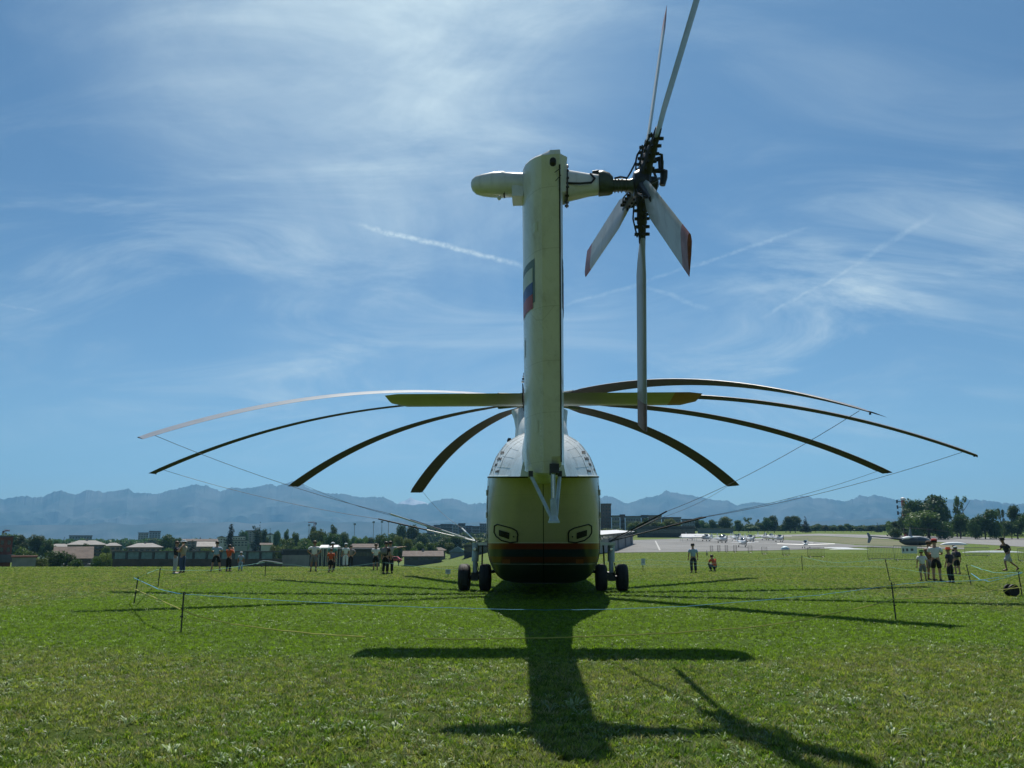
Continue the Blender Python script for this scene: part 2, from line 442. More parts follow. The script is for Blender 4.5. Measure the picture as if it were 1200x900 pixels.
# ------------------------------------------------------------------ air
def haze_box():
    mb = MB(); mb.box((-8900, -40, -200), (8900, 8990, 760))
    m = bpy.data.materials.new('haze_air'); m.use_nodes = True
    nt = m.node_tree; nt.nodes.remove(nt.nodes['Principled BSDF'])
    t = NT(nt); v = t.n('ShaderNodeVolumePrincipled')
    v.inputs['Color'].default_value = (0.24, 0.60, 1.0, 1); v.inputs['Density'].default_value = HAZE
    v.inputs['Anisotropy'].default_value = 0.4
    t.set(nt.nodes['Material Output'].inputs['Volume'], v.outputs[0])
    o = mb.build('haze', m, kind='stuff'); o['label'] = 'thin blue summer haze over the lake basin'
    return o
HAZE = 1.05e-4
haze_box()
# ------------------------------------------------------------------ the helicopter
HD = 34.05                                   # distance from the camera to the main rotor axis
YAW = -math.atan(37 / F_PX * 1.0 / 1.02)
heli = empty('heavy_helicopter', (HD * math.sin(-YAW), HD * math.cos(YAW), 0), YAW,
             'huge cream heavy-lift helicopter seen from behind, roped off on the grass', 'helicopter')
HM = Matrix.Translation(heli.location) @ Matrix.Rotation(YAW, 4, 'Z'); HI = HM.inverted()
def hl(x, y, Y): return HI @ at(x, y, Y)      # photo pixel at distance Y -> helicopter coordinates

def paint(name, col, streak=.25, sc=1.0, rough=.27, stripes=False):
    m = bpy.data.materials.new(name); m.use_nodes = True; t = NT(m.node_tree); b = m.node_tree.nodes['Principled BSDF']
    tc = t.n('ShaderNodeTexCoord'); sp = t.n('ShaderNodeSeparateXYZ', ins={0: tc.outputs['Object']})
    n1 = t.n('ShaderNodeTexNoise', ins={0: tc.outputs['Object'], 'Scale': 1.3 * sc, 'Detail': 7.0, 'Roughness': .65})
    mp = t.n('ShaderNodeMapping', ins={0: tc.outputs['Object']}); mp.inputs[3].default_value = (9, 9, .7)
    n2 = t.n('ShaderNodeTexNoise', ins={0: mp.outputs[0], 'Scale': 1.2, 'Detail': 6.0, 'Roughness': .7})
    base = c4(col)
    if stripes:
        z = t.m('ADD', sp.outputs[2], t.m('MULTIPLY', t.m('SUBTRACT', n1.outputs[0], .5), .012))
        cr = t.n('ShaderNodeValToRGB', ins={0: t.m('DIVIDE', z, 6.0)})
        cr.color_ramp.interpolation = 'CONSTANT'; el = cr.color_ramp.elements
        stops = [(0, (0.02, 0.03, 0.027)), (.30, (.03, .042, .036)), (1.08, (.15, .035, .018)), (1.27, (.012, .028, .06)), (1.51, (.19, .028, .018)), (1.69, col)]  # livery stripes and belly, colours darkened to carry the ground shadow
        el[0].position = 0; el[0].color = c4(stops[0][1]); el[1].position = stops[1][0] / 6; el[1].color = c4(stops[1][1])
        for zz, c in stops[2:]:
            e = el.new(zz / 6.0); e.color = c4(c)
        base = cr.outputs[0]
    dirt = t.m('MULTIPLY', t.m('ADD', t.ss(n1.outputs[0], .45, .75), t.ss(n2.outputs[0], .5, .8)), streak)
    cx = t.n('ShaderNodeCombineXYZ', ins={0: t.m('ADD', sp.outputs[0], sp.outputs[1]), 1: sp.outputs[2]})
    br = t.n('ShaderNodeTexBrick', ins={0: cx.outputs[0], 'Scale': 1.0, 'Mortar Size': .006, 'Brick Width': 6.0, 'Row Height': .78, 'Mortar Smooth': .3})
    n3 = t.n('ShaderNodeTexNoise', ins={0: tc.outputs['Object'], 'Scale': 14.0, 'Detail': 6.0, 'Roughness': .7})
    dirt = t.m('ADD', dirt, t.m('MULTIPLY', br.outputs['Fac'], .22)); dirt = t.m('ADD', dirt, t.m('MULTIPLY', t.ss(n3.outputs[0], .62, .8), streak * .8), clamp=True)
    t.set(b.inputs['Base Color'], t.mix(dirt, base, (.13, .125, .09, 1)))
    t.set(b.inputs['Roughness'], t.m('ADD', rough, t.m('MULTIPLY', n1.outputs[0], .2)))
    b.inputs['Specular IOR Level'].default_value = .6; b.inputs['Coat Weight'].default_value = .25; b.inputs['Coat Roughness'].default_value = .12
    wv = t.n('ShaderNodeTexNoise', ins={0: tc.outputs['Object'], 'Scale': 1.6, 'Detail': 2.0})
    bp = t.n('ShaderNodeBump', ins={'Height': wv.outputs[0], 'Distance': .02, 'Strength': .6}); t.set(b.inputs['Normal'], bp.outputs[0])
    return m
CREAM = (0.46, 0.425, 0.32); FINC = (0.63, 0.64, 0.62)
M_CREAM = paint('cream_paint', FINC, .26)
M_STABP = paint('stabiliser_paint', (.34, .32, .24), .3)
M_BODY = paint('striped_hull_paint_and_shade', CREAM, .18, stripes=True)
M_UPPER = paint('weathered_white_paint', (0.66, 0.70, 0.69), .42, 1.6)
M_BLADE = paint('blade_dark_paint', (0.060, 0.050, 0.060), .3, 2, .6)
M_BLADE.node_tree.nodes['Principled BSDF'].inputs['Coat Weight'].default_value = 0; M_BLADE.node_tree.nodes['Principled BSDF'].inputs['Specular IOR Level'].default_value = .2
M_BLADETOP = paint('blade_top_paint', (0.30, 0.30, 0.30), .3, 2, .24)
M_TBLADE = paint('tail_blade_paint', (0.28, 0.32, 0.33), .35, 2, .5)
M_TIPRED = mat('faded_red_paint', (0.26, 0.085, 0.09), .5, .4, 5)
M_TIPDULL = mat('worn_red_paint', (0.20, 0.12, 0.13), .5, .4, 5)
M_ORANGE = mat('orange_paint', (0.38, 0.12, 0.05), .45, .25, 2)
M_DARKM = mat('dark_gear_metal', (0.035, 0.038, 0.036), .45, .4, 9, metal=.4, bump=.003)
M_OLIVEM = mat('olive_gear_metal', (0.075, 0.09, 0.055), .42, .35, 7, metal=.3)
M_STEEL = mat('bright_steel', (0.55, 0.56, 0.56), .22, .2, 6, metal=.9)
M_STRUT = mat('pale_blue_strut_paint', (0.42, 0.52, 0.56), .4, .3, 5)
M_RUBBER = mat('tyre_rubber', (0.022, 0.022, 0.022), .72, .4, 6, bump=.004, bscale=20)
M_BLACK = mat('black_rubber_seal', (0.012, 0.012, 0.012), .7, .2, 4)
M_CABLE = mat('grey_cable', (0.09, 0.095, 0.10), .55, .2, 4)
M_FWHITE = mat('flag_white', (0.62, 0.66, 0.62), .45, .2, 3)
M_FBLUE = mat('flag_blue', (0.03, 0.08, 0.32), .45, .25, 3)
M_FRED = mat('flag_red', (0.45, 0.05, 0.05), .45, .3, 3)
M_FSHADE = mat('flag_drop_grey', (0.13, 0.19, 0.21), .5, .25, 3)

# --- hull cross-section: height -> half width, read off the silhouette
HWP = [(.34, .6), (.38, 1.12), (.48, 1.43), (.62, 1.61), (.85, 1.76), (1.15, 1.88), (1.5, 1.95), (2.2, 2.0), (3.0, 2.02), (3.6, 1.99), (3.95, 1.95),
       (4.3, 1.85), (4.7, 1.69), (5.0, 1.50), (5.25, 1.28), (5.45, .98), (5.6, .62), (5.66, .3)]
def hw(z): return lerp(HWP, z)
def section(y, sx=1.0, z0=None, sz=1.0, zc=2.6):
    r = [(w_ * sx, y, zc + (z - zc) * sz) for z, w_ in HWP]
    return r + [(-a, b, c) for a, b, c in reversed(r)]
mb = MB()
YR = -4.55                                    # rear hull bulkhead, where the section is full
rings = [section(YR), section(-1.5), section(2.5), section(6.0, .99), section(9.5, .97, sz=.98), section(11.6, .9, sz=.93, zc=2.3), section(13.2, .74, sz=.80, zc=2.1), section(14.4, .48, sz=.55, zc=1.9), section(15.1, .15, sz=.2, zc=1.8)]
mb.loft(rings)
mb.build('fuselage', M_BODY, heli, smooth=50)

# --- rounded rear: clamshell doors below the seam, white fairing above it
YB = [(.36, 0.0), (.55, -.9), (.85, -1.8), (1.25, -2.7), (1.7, -3.4), (2.4, -4.2), (3.2, -4.95), (3.75, -5.35)]
def back(z): return lerp(YB, z)               # how far the rear skin stands behind the bulkhead
def seam_z(y): return CAM_H + (y + HD) * .0785
EXP = .47
def rearpt(a, z):
    """a: 0 centre line .. +-90 degrees at the side"""
    e = EXP; ca, sa = max(0, math.cos(R(a))), math.sin(R(a))
    x = hw(z) * math.copysign(abs(sa) ** e, sa) if abs(a) < 89.9 else math.copysign(hw(z), a)
    y = YR + back(z) * ca ** e
    return x * (.5 + .5 * (y + HD) / 29.5) if z < 1.2 else x * (lerp([(1.2, .5), (2.2, 0)], z) + (1 - lerp([(1.2, .5), (2.2, 0)], z)) * (y + HD) / 29.5), y, z
AA = [90 * (1 - (1 - k / 22.0) ** 1.6) for k in range(23)]
def seampt(a):
    z = 3.75
    for _ in range(5):
        x, y, _z = rearpt(a, min(z, 3.75)); z = seam_z(y)
    return Vector((x * .995, y, z))
ZR = [.36, .40, .48, .58, .72, .9, 1.07, 1.27, 1.5, 1.69, 1.95, 2.3, 2.7, 3.1, 3.45]
for sgn, nm in ((-1, 'left'), (1, 'right')):
    mb = MB(); rings = []
    for z in ZR: rings.append([rearpt(sgn * (a if a > .05 else .0012), z) for a in AA])
    rings.append([tuple(seampt(sgn * (a if a > .05 else .0012)) - Vector((0, 0, .012))) for a in AA])
    mb.loft(rings, closed=False)
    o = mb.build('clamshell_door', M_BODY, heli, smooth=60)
    o['label'] = '%s hand half of the rounded rear loading door' % nm
for sgn in (-1, 1):                            # joint between door and hull, its hinges, and a row of rivets beside it
    z_s = np.linspace(.62, 3.5, 16); mb = MB()
    mb.tube([Vector(rearpt(sgn * 72, z)) + Vector((sgn * .004, -.004, 0)) for z in z_s], .011, 5); mb.build('door_joint', M_BLACK, heli)
    for z in (1.9, 2.6, 3.3):
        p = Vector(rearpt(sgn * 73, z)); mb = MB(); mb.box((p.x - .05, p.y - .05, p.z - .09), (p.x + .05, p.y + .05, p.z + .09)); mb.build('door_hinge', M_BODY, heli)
    mb = MB()
    for z in np.linspace(.8, 3.55, 40):
        for a in (67.5,):
            p = Vector(rearpt(sgn * a, z)) + Vector((0, -.003, 0)); mb.lathe([(.012, -.006), (.009, .002)], 5, 'y', p)
    tag(mb.build('rivet_row', M_UPPER, heli), kind='stuff')
mb = MB()
for z, a0 in ((1.72, 60), (1.05, 60)):
    mb.tube([Vector(rearpt(a, z)) + Vector((0, -.004, 0)) for a in np.linspace(-a0, a0, 31)], .006, 4)
mb.build('skin_lap', M_UPPER, heli)
mb = MB(); rings = []                          # recessed joint filler behind the seams
for z in ZR[:-1] + [3.5]: rings.append([Vector(rearpt(a, z)) + Vector((0, .03, 0)) for a in (-.6, -.3, 0, .3, .6)])
mb.loft(rings, closed=False); mb.build('door_seal', M_BLACK, heli, smooth=True)
# seam lip
mb = MB(); full = [-a for a in reversed(AA)] + AA[1:]
mb.tube([seampt(a) + Vector((0, -.012, 0)) for a in full], .026, 6); mb.build('door_lip', M_BLACK, heli, smooth=True)

# upper rear fairing: narrows from the full hull section down to the boom
FPROF = [(hw(z), z) for z in (3.98, 4.2, 4.45, 4.7, 4.9, 5.08, 5.25, 5.38, 5.5, 5.6)] + [(.0, 5.66)]
FY = [(29.6, 1.0, 1.0), (28.2, .992, .992), (26.6, .985, .98), (25.2, .965, .96), (24.2, .91, .92), (23.3, .80, .87), (22.2, .66, .82), (21.0, .52, .78), (19.8, .42, .74)]
def fairP(Y, u):
    """u 0 at the seam edge .. 1 at the crown"""
    k = u * (len(FPROF) - 1); i = min(int(k), len(FPROF) - 2); f = k - i
    x = FPROF[i][0] + (FPROF[i + 1][0] - FPROF[i][0]) * f; z = FPROF[i][1] + (FPROF[i + 1][1] - FPROF[i][1]) * f
    q = Y / 29.5; zb = CAM_H + Y * .0785
    gx = lerp(sorted((a, b_) for a, b_, c in FY), Y); gz = lerp(sorted((a, c) for a, b_, c in FY), Y)
    zz = CAM_H + (z - CAM_H) * q
    return Vector((x * q * gx, Y - HD, zb + .02 + max(0, zz - zb) * gz))
mb = MB(); rings = []
US = [0, .06, .14, .22, .3, .4, .5, .6, .7, .8, .88, .95]
for Y, _a, _b in [f for f in FY]:
    for Yi in ([Y] if Y > 29 else [Y]):
        r = [fairP(Yi, u) for u in US]; rings.append([tuple(p) for p in r] + [(-p.x, p.y, p.z) for p in reversed(r)])
mb.loft(rings)
upper = mb.build('rear_fairing', M_UPPER, heli, smooth=60)

# --- tail boom
mb = MB(); rings = []
for Y, w_, z0, z1 in [(15.0, .30, 2.95, 3.75), (16.2, .36, 2.98, 4.1), (18, .44, 3.05, 4.4), (20, .50, 3.15, 4.62), (22.5, .58, 3.3, 4.85), (25, .66, 3.45, 5.1), (27.5, .74, 3.55, 5.35), (29.5, .8, 3.6, 5.6)]:
    zc, hz = (z0 + z1) / 2, (z1 - z0) / 2
    rings.append([(w_ * math.copysign(abs(math.cos(2 * math.pi * j / 28)) ** .85, math.cos(2 * math.pi * j / 28)), Y - HD, zc + hz * math.sin(2 * math.pi * j / 28)) for j in range(28)])
mb.loft(rings); boom = mb.build('tail_boom', M_UPPER, heli, smooth=60)

# panel lines and vents on the fairing
def fair_pt(sgn, Y, u, out=.012):
    p = fairP(Y, u); n = (fairP(Y, min(1, u + .01)) - fairP(Y, max(0, u - .01))).cross(fairP(Y - .05, u) - fairP(Y + .05, u)).normalized()
    if n.x < 0 or (abs(n.x) < .05 and n.z < 0): n = -n
    p = p + n * out
    return Vector((sgn * p.x, p.y, p.z))
_FT = []
for ia in range(0, 60):
    for it in range(0, 80):
        p = fair_pt(-1, 29.5 - ia * .1, it / 100.0, .012); w_ = HM @ p; d_ = w_ - Vector((0, 0, CAM_H)); dep = d_.y * CP + d_.z * SP
        _FT.append((600 + F_PX * d_.x / dep, 450 - F_PX * (d_.z * CP - d_.y * SP) / dep, p))
def fair_px(sgn, x, y):
    p = min(_FT, key=lambda e: (e[0] - x) ** 2 + (e[1] - y) ** 2)[2]
    return Vector((p.x * -sgn, p.y, p.z)) if sgn > 0 else p.copy()
VENTS = [(587, 529, .8, 3.0, 3), (583.5, 536, .9, 3.5, 3), (580.5, 543, .8, 3, 2), (581, 551, .8, 2.6, 4), (576.5, 549, .8, 2.4, 1)]
for sgn in (-1, 1):
    for (vx, vy, vw, vh, nn) in VENTS:
        for q in range(nn):
            u0 = vx + q * vw * 1.9; c = [fair_px(sgn, *e) for e in ((u0, vy), (u0 + vw, vy), (u0 + vw - vh * .35, vy + vh), (u0 - vh * .35, vy + vh))]
            mb = MB(); c2 = [v + Vector((0, .05, 0)) for v in c]
            mb.add(c + c2, [(0, 1, 2, 3), (7, 6, 5, 4), (0, 1, 5, 4), (1, 2, 6, 5), (2, 3, 7, 6), (3, 0, 4, 7)])
            mb.build('air_vent', M_BLACK, heli)
    mb = MB()                                   # panel joints: thin proud strips
    for a in (23.6, 24.6, 25.8, 27.0, 28.3): mb.tube([fair_pt(sgn, a, t, .003) for t in np.linspace(.03, .9, 14)], .006, 4)
    for t in (.18, .36, .54, .72): mb.tube([fair_pt(sgn, a, t, .002) for a in np.linspace(22, 29.4, 12)], .005, 4)
    mb.build('panel_joint', mat('panel_joint_grey', (.42, .46, .46), .6, .2, 5), heli)
    mb = MB(); mb.tube([fair_pt(sgn, a, .012, .01) for a in np.linspace(22, 29.4, 12)], .018, 5); mb.build('drip_rail', M_UPPER, heli)

# engine cowl hump, mast pylon and small top details
mb = MB(); rings = []
for Y, w_, z0, z1 in [(27.6, .35, 5.2, 5.5), (28.6, .72, 5.2, 5.95), (30.0, .92, 5.2, 6.35), (32.5, 1.02, 5.2, 6.8), (34.5, 1.1, 5.2, 7.0), (37, 1.3, 5.2, 6.9), (41, 1.3, 5.0, 6.7), (43.5, .9, 5.0, 6.3)]:
    r = []
    for j in range(20):
        an = math.pi * j / 19; r.append((w_ * math.copysign(abs(math.cos(an)) ** .55, math.cos(an)), Y - HD, z0 + (z1 - z0) * math.sin(an) ** .6))
    rings.append(r)
mb.loft(rings); mb.build('engine_cowl', M_UPPER, heli, smooth=55)
for sx in ():                              # exhaust stacks at the cowl sides
    mb = MB(); mb.tube([(sx * .95, 2.2, 6.0), (sx * 1.12, 1.0, 6.2), (sx * 1.16, .1, 6.22)], [.38, .36, .34], 14); mb.build('exhaust_pipe', M_DARKM, heli, smooth=True)
for (pxl, pyl, hh) in ((597, 518, .22), (673.5, 518, .12)):
    p = hl(pxl, pyl, 29.0); mb = MB(); mb.tube([p + Vector((0, 0, -.35)), p + Vector((0, 0, hh * .3))], .015, 5); mb.lathe([(.02, -.02), (.07, .0), (.09, .08), (.05, .16)], 8, c=p + Vector((0, 0, -.02))) if hh > .2 else None
    mb.build('beacon_light' if hh > .2 else 'whip_antenna', M_DARKM, heli)

mb = MB(); rg = []
for z, xa, xb, ya, yb2 in [(5.3, -1.16, 1.02, -3.2, 3.4), (5.75, -1.14, 1.0, -2.6, 3.2), (6.3, -1.12, .99, -1.8, 2.6), (6.8, -1.2, 1.02, -1.2, 2.0), (7.08, -1.3, 1.05, -.9, 1.5), (7.16, -1.1, .9, -.7, 1.3)]:
    xc, xh, yc, yh = (xa + xb) / 2, (xb - xa) / 2, (ya + yb2) / 2, (yb2 - ya) / 2
    rg.append([(xc + xh * math.copysign(abs(math.cos(t)) ** .5, math.cos(t)), yc + yh * math.copysign(abs(math.sin(t)) ** .5, math.sin(t)), z) for t in [2 * math.pi * j / 24 for j in range(24)]])
mb.loft(rg); mb.build('mast_fairing', M_UPPER, heli, smooth=50)
# --- main rotor: hub, eight sagging blades
HZ = 7.55
mb = MB(); mb.lathe([(.34, 6.6), (.36, 7.0), (.55, 7.1), (.55, 7.25), (.72, 7.32), (.74, 7.68), (.5, 7.78), (.26, 7.82), (.22, 8.05), (.05, 8.12)], 20)
mb.build('rotor_hub', M_OLIVEM, heli, smooth=True)
TIPS = [(-139.5, 4.65, 162, 513), (-60, 4.9, 1025, 484), (-23, 4.6, 1148, 534), (9, 4.75, 1043, 554), (46, 4.78, 863, 569), (115, 4.58, 491, 577), (143.5, 4.6, 347, 570), (184, 4.43, 180, 555)]
SPAN = 15.6
def solve_tip(tx, ty, guess):
    """pick the bearing whose tip, at the fixed blade length, lies in the photographed column; then its height"""
    best = None
    for i in range(-260, 261):
        an = R(guess + i / 20.0); p = HM @ Vector((SPAN * math.cos(an), SPAN * math.sin(an), 4.6))
        Y = p.y; X = (tx - 600) / F_PX * (CP * Y + SP * (4.6 - CAM_H))
        e = abs(p.x - X)
        if best is None or e < best[0]: best = (e, guess + i / 20.0, Y)
    return best[1], at(tx, ty, best[2]).z
ropes = []
for (g, zt, tx, ty) in TIPS:
    ang, ztip = solve_tip(tx, ty, g)
    a = R(ang); rd = Vector((math.cos(a), math.sin(a), 0)); cd = Vector((math.sin(a), -math.cos(a), 0))   # leading edge: the rotor turns clockwise seen from above
    drop = HZ - ztip
    mb = MB(); rings = []; NS = 34; axis = []
    for i in range(NS + 1):
        r = 1.9 + (SPAN - 1.9) * i / NS
        z = HZ - drop * (r / SPAN) ** 2.45; pt = rd * r + Vector((0, 0, z)); axis.append(pt)
        ch = .80 if i > 2 else .45 + .12 * i
        if i == NS: ch = .72
        tw = R({162: 14, 1025: 12, 1148: 5, 1043: 4, 180: 7}.get(tx, 7) - 4 * r / SPAN); th = .12 * ch * (.9 if i < NS else .5)
        ring = []
        for u, v in ((.0, 0), (.04, .55), (.18, 1.0), (.45, .85), (.8, .35), (1, .06), (1, -.06), (.8, -.2), (.45, -.45), (.18, -.6), (.04, -.35)):
            cc = (.28 - u) * ch; tt = v * th * .5
            ring.append(pt + cd * (cc * math.cos(tw) - tt * math.sin(tw)) + Vector((0, 0, cc * math.sin(tw) + tt * math.cos(tw))))
        rings.append(ring)
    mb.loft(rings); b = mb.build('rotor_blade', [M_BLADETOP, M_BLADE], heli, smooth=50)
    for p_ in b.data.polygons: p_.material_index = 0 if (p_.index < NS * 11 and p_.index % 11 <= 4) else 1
    mb = MB()                                   # blade grip and hinge
    mb.tube([rd * .6 + Vector((0, 0, HZ - .02)), rd * 1.1 + Vector((0, 0, HZ)), rd * 1.5 + Vector((0, 0, HZ)), rd * 2.3 + Vector((0, 0, HZ - drop * (2.3 / SPAN) ** 2.45))], [.2, .17, .15, .11], 10)
    mb.box(tuple(rd * .95 + Vector((-.16, -.16, HZ - .2))), tuple(rd * .95 + Vector((.16, .16, HZ + .2))))
    mb.tube([rd * 1.1 + cd * .2 + Vector((0, 0, HZ + .05)), rd * .7 + cd * .34 + Vector((0, 0, HZ - .3))], .05, 6)
    mb.build('blade_grip', M_OLIVEM, b, smooth=True)
    mb = MB(); p = axis[-2]; q = axis[-1]
    mb.box(tuple(q - rd * .1 + Vector((-.02, -.02, -.03))), tuple(q - rd * .1 + Vector((.02, .02, .02)))); mb.build('tip_light', M_BLACK, b)
    ropes.append((ang, axis[-2] + Vector((0, 0, -.05))))

# --- fin
def fin_te(z): return lerp([(2.7, 14.75), (7.4, 11.5), (8.4, 10.81)], z) - HD
def fin_sc(z): return lerp([(2.7, 1.02), (7.2, .89)], z)
def fin_ch(z): return lerp([(2.7, 1.3), (4.6, 1.2), (7.2, 1.0)], z)
XC = 0.0
# plan section: x across, y from the trailing edge forward; left side first
FIN_L = [(.31, 0.0), (.15, .02), (.01, .06), (-.10, .17), (-.19, .32), (-.27, .52), (-.32, .78), (-.345, 1.1), (-.335, 1.8), (-.24, 2.35), (-.1, 2.62), (.0, 2.68)]
FIN_R = [(.325, 0.01), (.375, .32), (.385, .7), (.375, 1.2), (.32, 1.9), (.24, 2.35), (.1, 2.62)]
def fin_ring(z): 
    s = fin_sc(z); y0 = fin_te(z)
    c = fin_ch(z); return [(XC + x * s, y0 + y * c, z) for x, y in FIN_L] + [(XC + x * s, y0 + y * c, z) for x, y in reversed(FIN_R)]
mb = MB(); zs = list(np.linspace(2.82, 7.3, 13)); rings = [fin_ring(z) for z in zs]
def shear_bottom(r): return [(x, y, z + .10 + max(0, (y - fin_te(2.8))) * .12 + (.14 if x > .2 else 0)) for x, y, z in r]
rings[0] = shear_bottom(rings[0])
rings.append([(x, y, z + max(0, y - fin_te(7.41)) * .15) for x, y, z in fin_ring(7.41)])
top = fin_ring(7.41)
mb.loft(rings)
fin = mb.build('tail_fin', M_CREAM, heli, smooth=24)
# rounded cap
tilt = lambda y: max(0, y - fin_te(7.41)) * .15 + .0
mb = MB(); rr = [[(x, y, z + tilt(y) + .001) for x, y, z in fin_ring(7.41)]]
for k in range(1, 5):
    f = k / 4.0; z = 7.41 + .07 * math.sin(f * math.pi / 2); sh = 1 - .14 * (1 - math.cos(f * math.pi / 2))
    cx = .15; rr.append([(cx + (x - cx) * sh if y > fin_te(7.41) + .05 else x, y + (fin_te(7.41) + 1.2 - y) * .10 * f * (y > fin_te(7.41) + .05), z + tilt(y)) for x, y, _ in fin_ring(7.41)])
mb.loft(rr); mb.build('fin_cap', M_CREAM, fin, smooth=14)
# trailing edge joint, top right panel, nav lamp, small braces
mb = MB(); mb.tube([(XC + .318 * fin_sc(z), fin_te(z) - .006, z) for z in np.linspace(3.1, 7.28, 8)], .013, 5); mb.build('trailing_edge_strip', M_BLACK, fin)
mb = MB(); z0, z1 = 6.98, 7.39
vs = [(.26, fin_te(z0) - .02, z0 - .02), (.385, fin_te(z0) + .30, z0 + .1), (.40, fin_te(z1) + .16, z1 + .05), (.21, fin_te(z1) - .03, z1 + .06)]
mb.add(vs + [(x, y + .05, z) for x, y, z in vs], [(0, 1, 2, 3), (7, 6, 5, 4), (0, 1, 5, 4), (1, 2, 6, 5), (2, 3, 7, 6), (3, 0, 4, 7)])
mb.build('corner_panel', M_CREAM, fin)
lp = hl(648, 187.5, 11.36); mb = MB(); mb.lathe([(.02, -.01), (.045, 0), (.05, .04), (.05, .11)], 14, 'y', (lp.x, lp.y, lp.z)); mb.build('tail_lamp', M_BLACK, fin, smooth=True)
for (a_, b_) in (((650, 202), (657, 197)), ((651, 212), (657.5, 205))):
    mb = MB(); mb.tube([hl(a_[0], a_[1], 11.5), hl(b_[0], b_[1], 11.55)], .006, 5); mb.build('stay_wire', M_BLACK, fin)
# row of fasteners down the left edge and the right cover plate
for z in np.linspace(7.45, 7.75, 5):
    pass

# flag printed on both sides of the fin
def fin_side(side, s, z, out=.006):
    pts = (FIN_L if side < 0 else FIN_R); x = lerp([(p[1], p[0]) for p in pts], s); x2 = lerp([(p[1], p[0]) for p in pts], s + .05)
    return Vector((XC + x * fin_sc(z) + side * out, fin_te(z) + s * fin_ch(z), z))
def z_at(s, py):
    z = 5.5
    for _ in range(12): z = at(620, py, HD + fin_te(z) + s * fin_ch(z)).z
    return z
def fin_patch(name, side, s0, s1, zf0, zf1, m, out):
    mb = MB(); rows = []
    for i in range(9):
        s = s0 + (s1 - s0) * i / 8
        rows.append([tuple(fin_side(side, s, zf0(s) + (zf1(s) - zf0(s)) * j / 4, out)) for j in range(5)])
    mb.loft(rows, closed=False); return mb.build(name, m, fin, smooth=True)
mb = MB()                                       # rivet rows down both faces of the fin
for z in np.linspace(3.0, 6.9, 70):
    for side, s_ in ((-1, .10), (-1, .62)):
        p = fin_side(side, s_, z, .002); mb.lathe([(.009, -.004), (.006, .002)], 5, 'y', p)
tag(mb.build('rivet_row', M_CREAM, fin), kind='stuff')
for z, s_, hh, ww in ((3.6, .14, .20, .12), (4.9, .68, .26, .22), (6.5, .13, .12, .09)):
    fin_patch('access_panel', -1, s_, s_ + ww, (lambda q: (lambda s: q))(z), (lambda q: (lambda s: q))(z + hh), M_UPPER if z > 4 else M_CREAM, .009)
# photo: flag spans y 303..375 at its trailing edge near px 627, rising toward the rear
sk = 0.0
for side in (-1, 1):
    A, B = (.25, .95) if side < 0 else (.25, 1.1)
    f = lambda z: (lambda s: z + sk * (s - A))
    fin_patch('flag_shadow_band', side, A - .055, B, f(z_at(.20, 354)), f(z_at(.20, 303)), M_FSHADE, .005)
    fin_patch('flag_white_band', side, A, B, f(z_at(.25, 330.5)), f(z_at(.25, 313.5)), M_FWHITE, .010)
    fin_patch('flag_blue_band', side, A, B, f(z_at(.25, 344.5)), f(z_at(.25, 330.5)), M_FBLUE, .010)
    fin_patch('flag_red_band', side, A, B, f(z_at(.25, 361.5)), f(z_at(.25, 344.5)), M_FRED, .010)

# --- pod on the left, fairing and shaft to the tail rotor on the right
GY = 12.6
mb = MB(); rings = []
podc = hl(600, 216, GY)
for pxx, yt, yb in [(552, 214, 219), (553.5, 211, 223), (558, 208, 226.5), (566, 206, 228.5), (577, 204, 229.5), (590, 203, 230), (592, 204, 229.5), (606, 204.5, 229), (616, 205, 231)]:
    a, b = hl(pxx, yt, GY), hl(pxx, yb, GY); c = (a + b) / 2; h = (a.z - b.z) / 2
    rings.append([(c.x, c.y + h * 1.15 * math.copysign(abs(math.cos(t)) ** .8, math.cos(t)), c.z + h * math.copysign(abs(math.sin(t)) ** .75, math.sin(t))) for t in [2 * math.pi * j / 16 for j in range(16)]])
mb.loft(rings); mb.build('gearbox_pod', M_CREAM, heli, smooth=40)
mb = MB(); a, b = hl(591, 202.5, GY), hl(591, 230.5, GY); c = (a + b) / 2; h = (a.z - b.z) / 2
mb.lathe([(h * 1.02, -.012), (h * 1.04, .012)], 16, 'x', (c.x, c.y, c.z)); mb.build('pod_clamp', M_BLACK, heli)
mb = MB(); q = hl(585, 230, GY - .1); mb.lathe([(.02, 0), (.035, -.03), (.02, -.06)], 8, 'z', q); q = hl(612, 232, GY); mb.box((q.x - .16, q.y - .2, q.z - .05), (q.x + .02, q.y + .2, q.z + .15)); mb.build('pod_bracket', M_CREAM, heli)
def ring_at(pxx, yt, yb, Y, n=16, sq=.8):
    a, b = hl(pxx, yt, Y), hl(pxx, yb, Y); c = (a + b) / 2; h = (a.z - b.z) / 2
    return [(c.x, c.y + h * math.copysign(abs(math.cos(t)) ** sq, math.cos(t)), c.z + h * math.copysign(abs(math.sin(t)) ** sq, math.sin(t))) for t in [2 * math.pi * j / n for j in range(n)]]
mb = MB(); mb.loft([ring_at(657, 199, 239, GY), ring_at(662, 200, 237, GY), ring_at(668, 202, 234, GY), ring_at(690, 205, 229, GY), ring_at(701, 206, 227.5, GY)])
mb.build('shaft_fairing', M_CREAM, heli, smooth=40)
mb = MB(); mb.loft([ring_at(663.5, 196, 241, GY), ring_at(665, 196, 241, GY)])
for j in range(14):
    t = 2 * math.pi * j / 14; a, b = hl(664, 197, GY), hl(664, 240, GY); c = (a + b) / 2; h = (a.z - b.z) / 2
    mb.lathe([(.018, -.03), (.018, .03)], 6, 'x', (c.x, c.y + h * math.cos(t), c.z + h * math.sin(t)))
mb.build('bolted_flange', M_DARKM, heli)
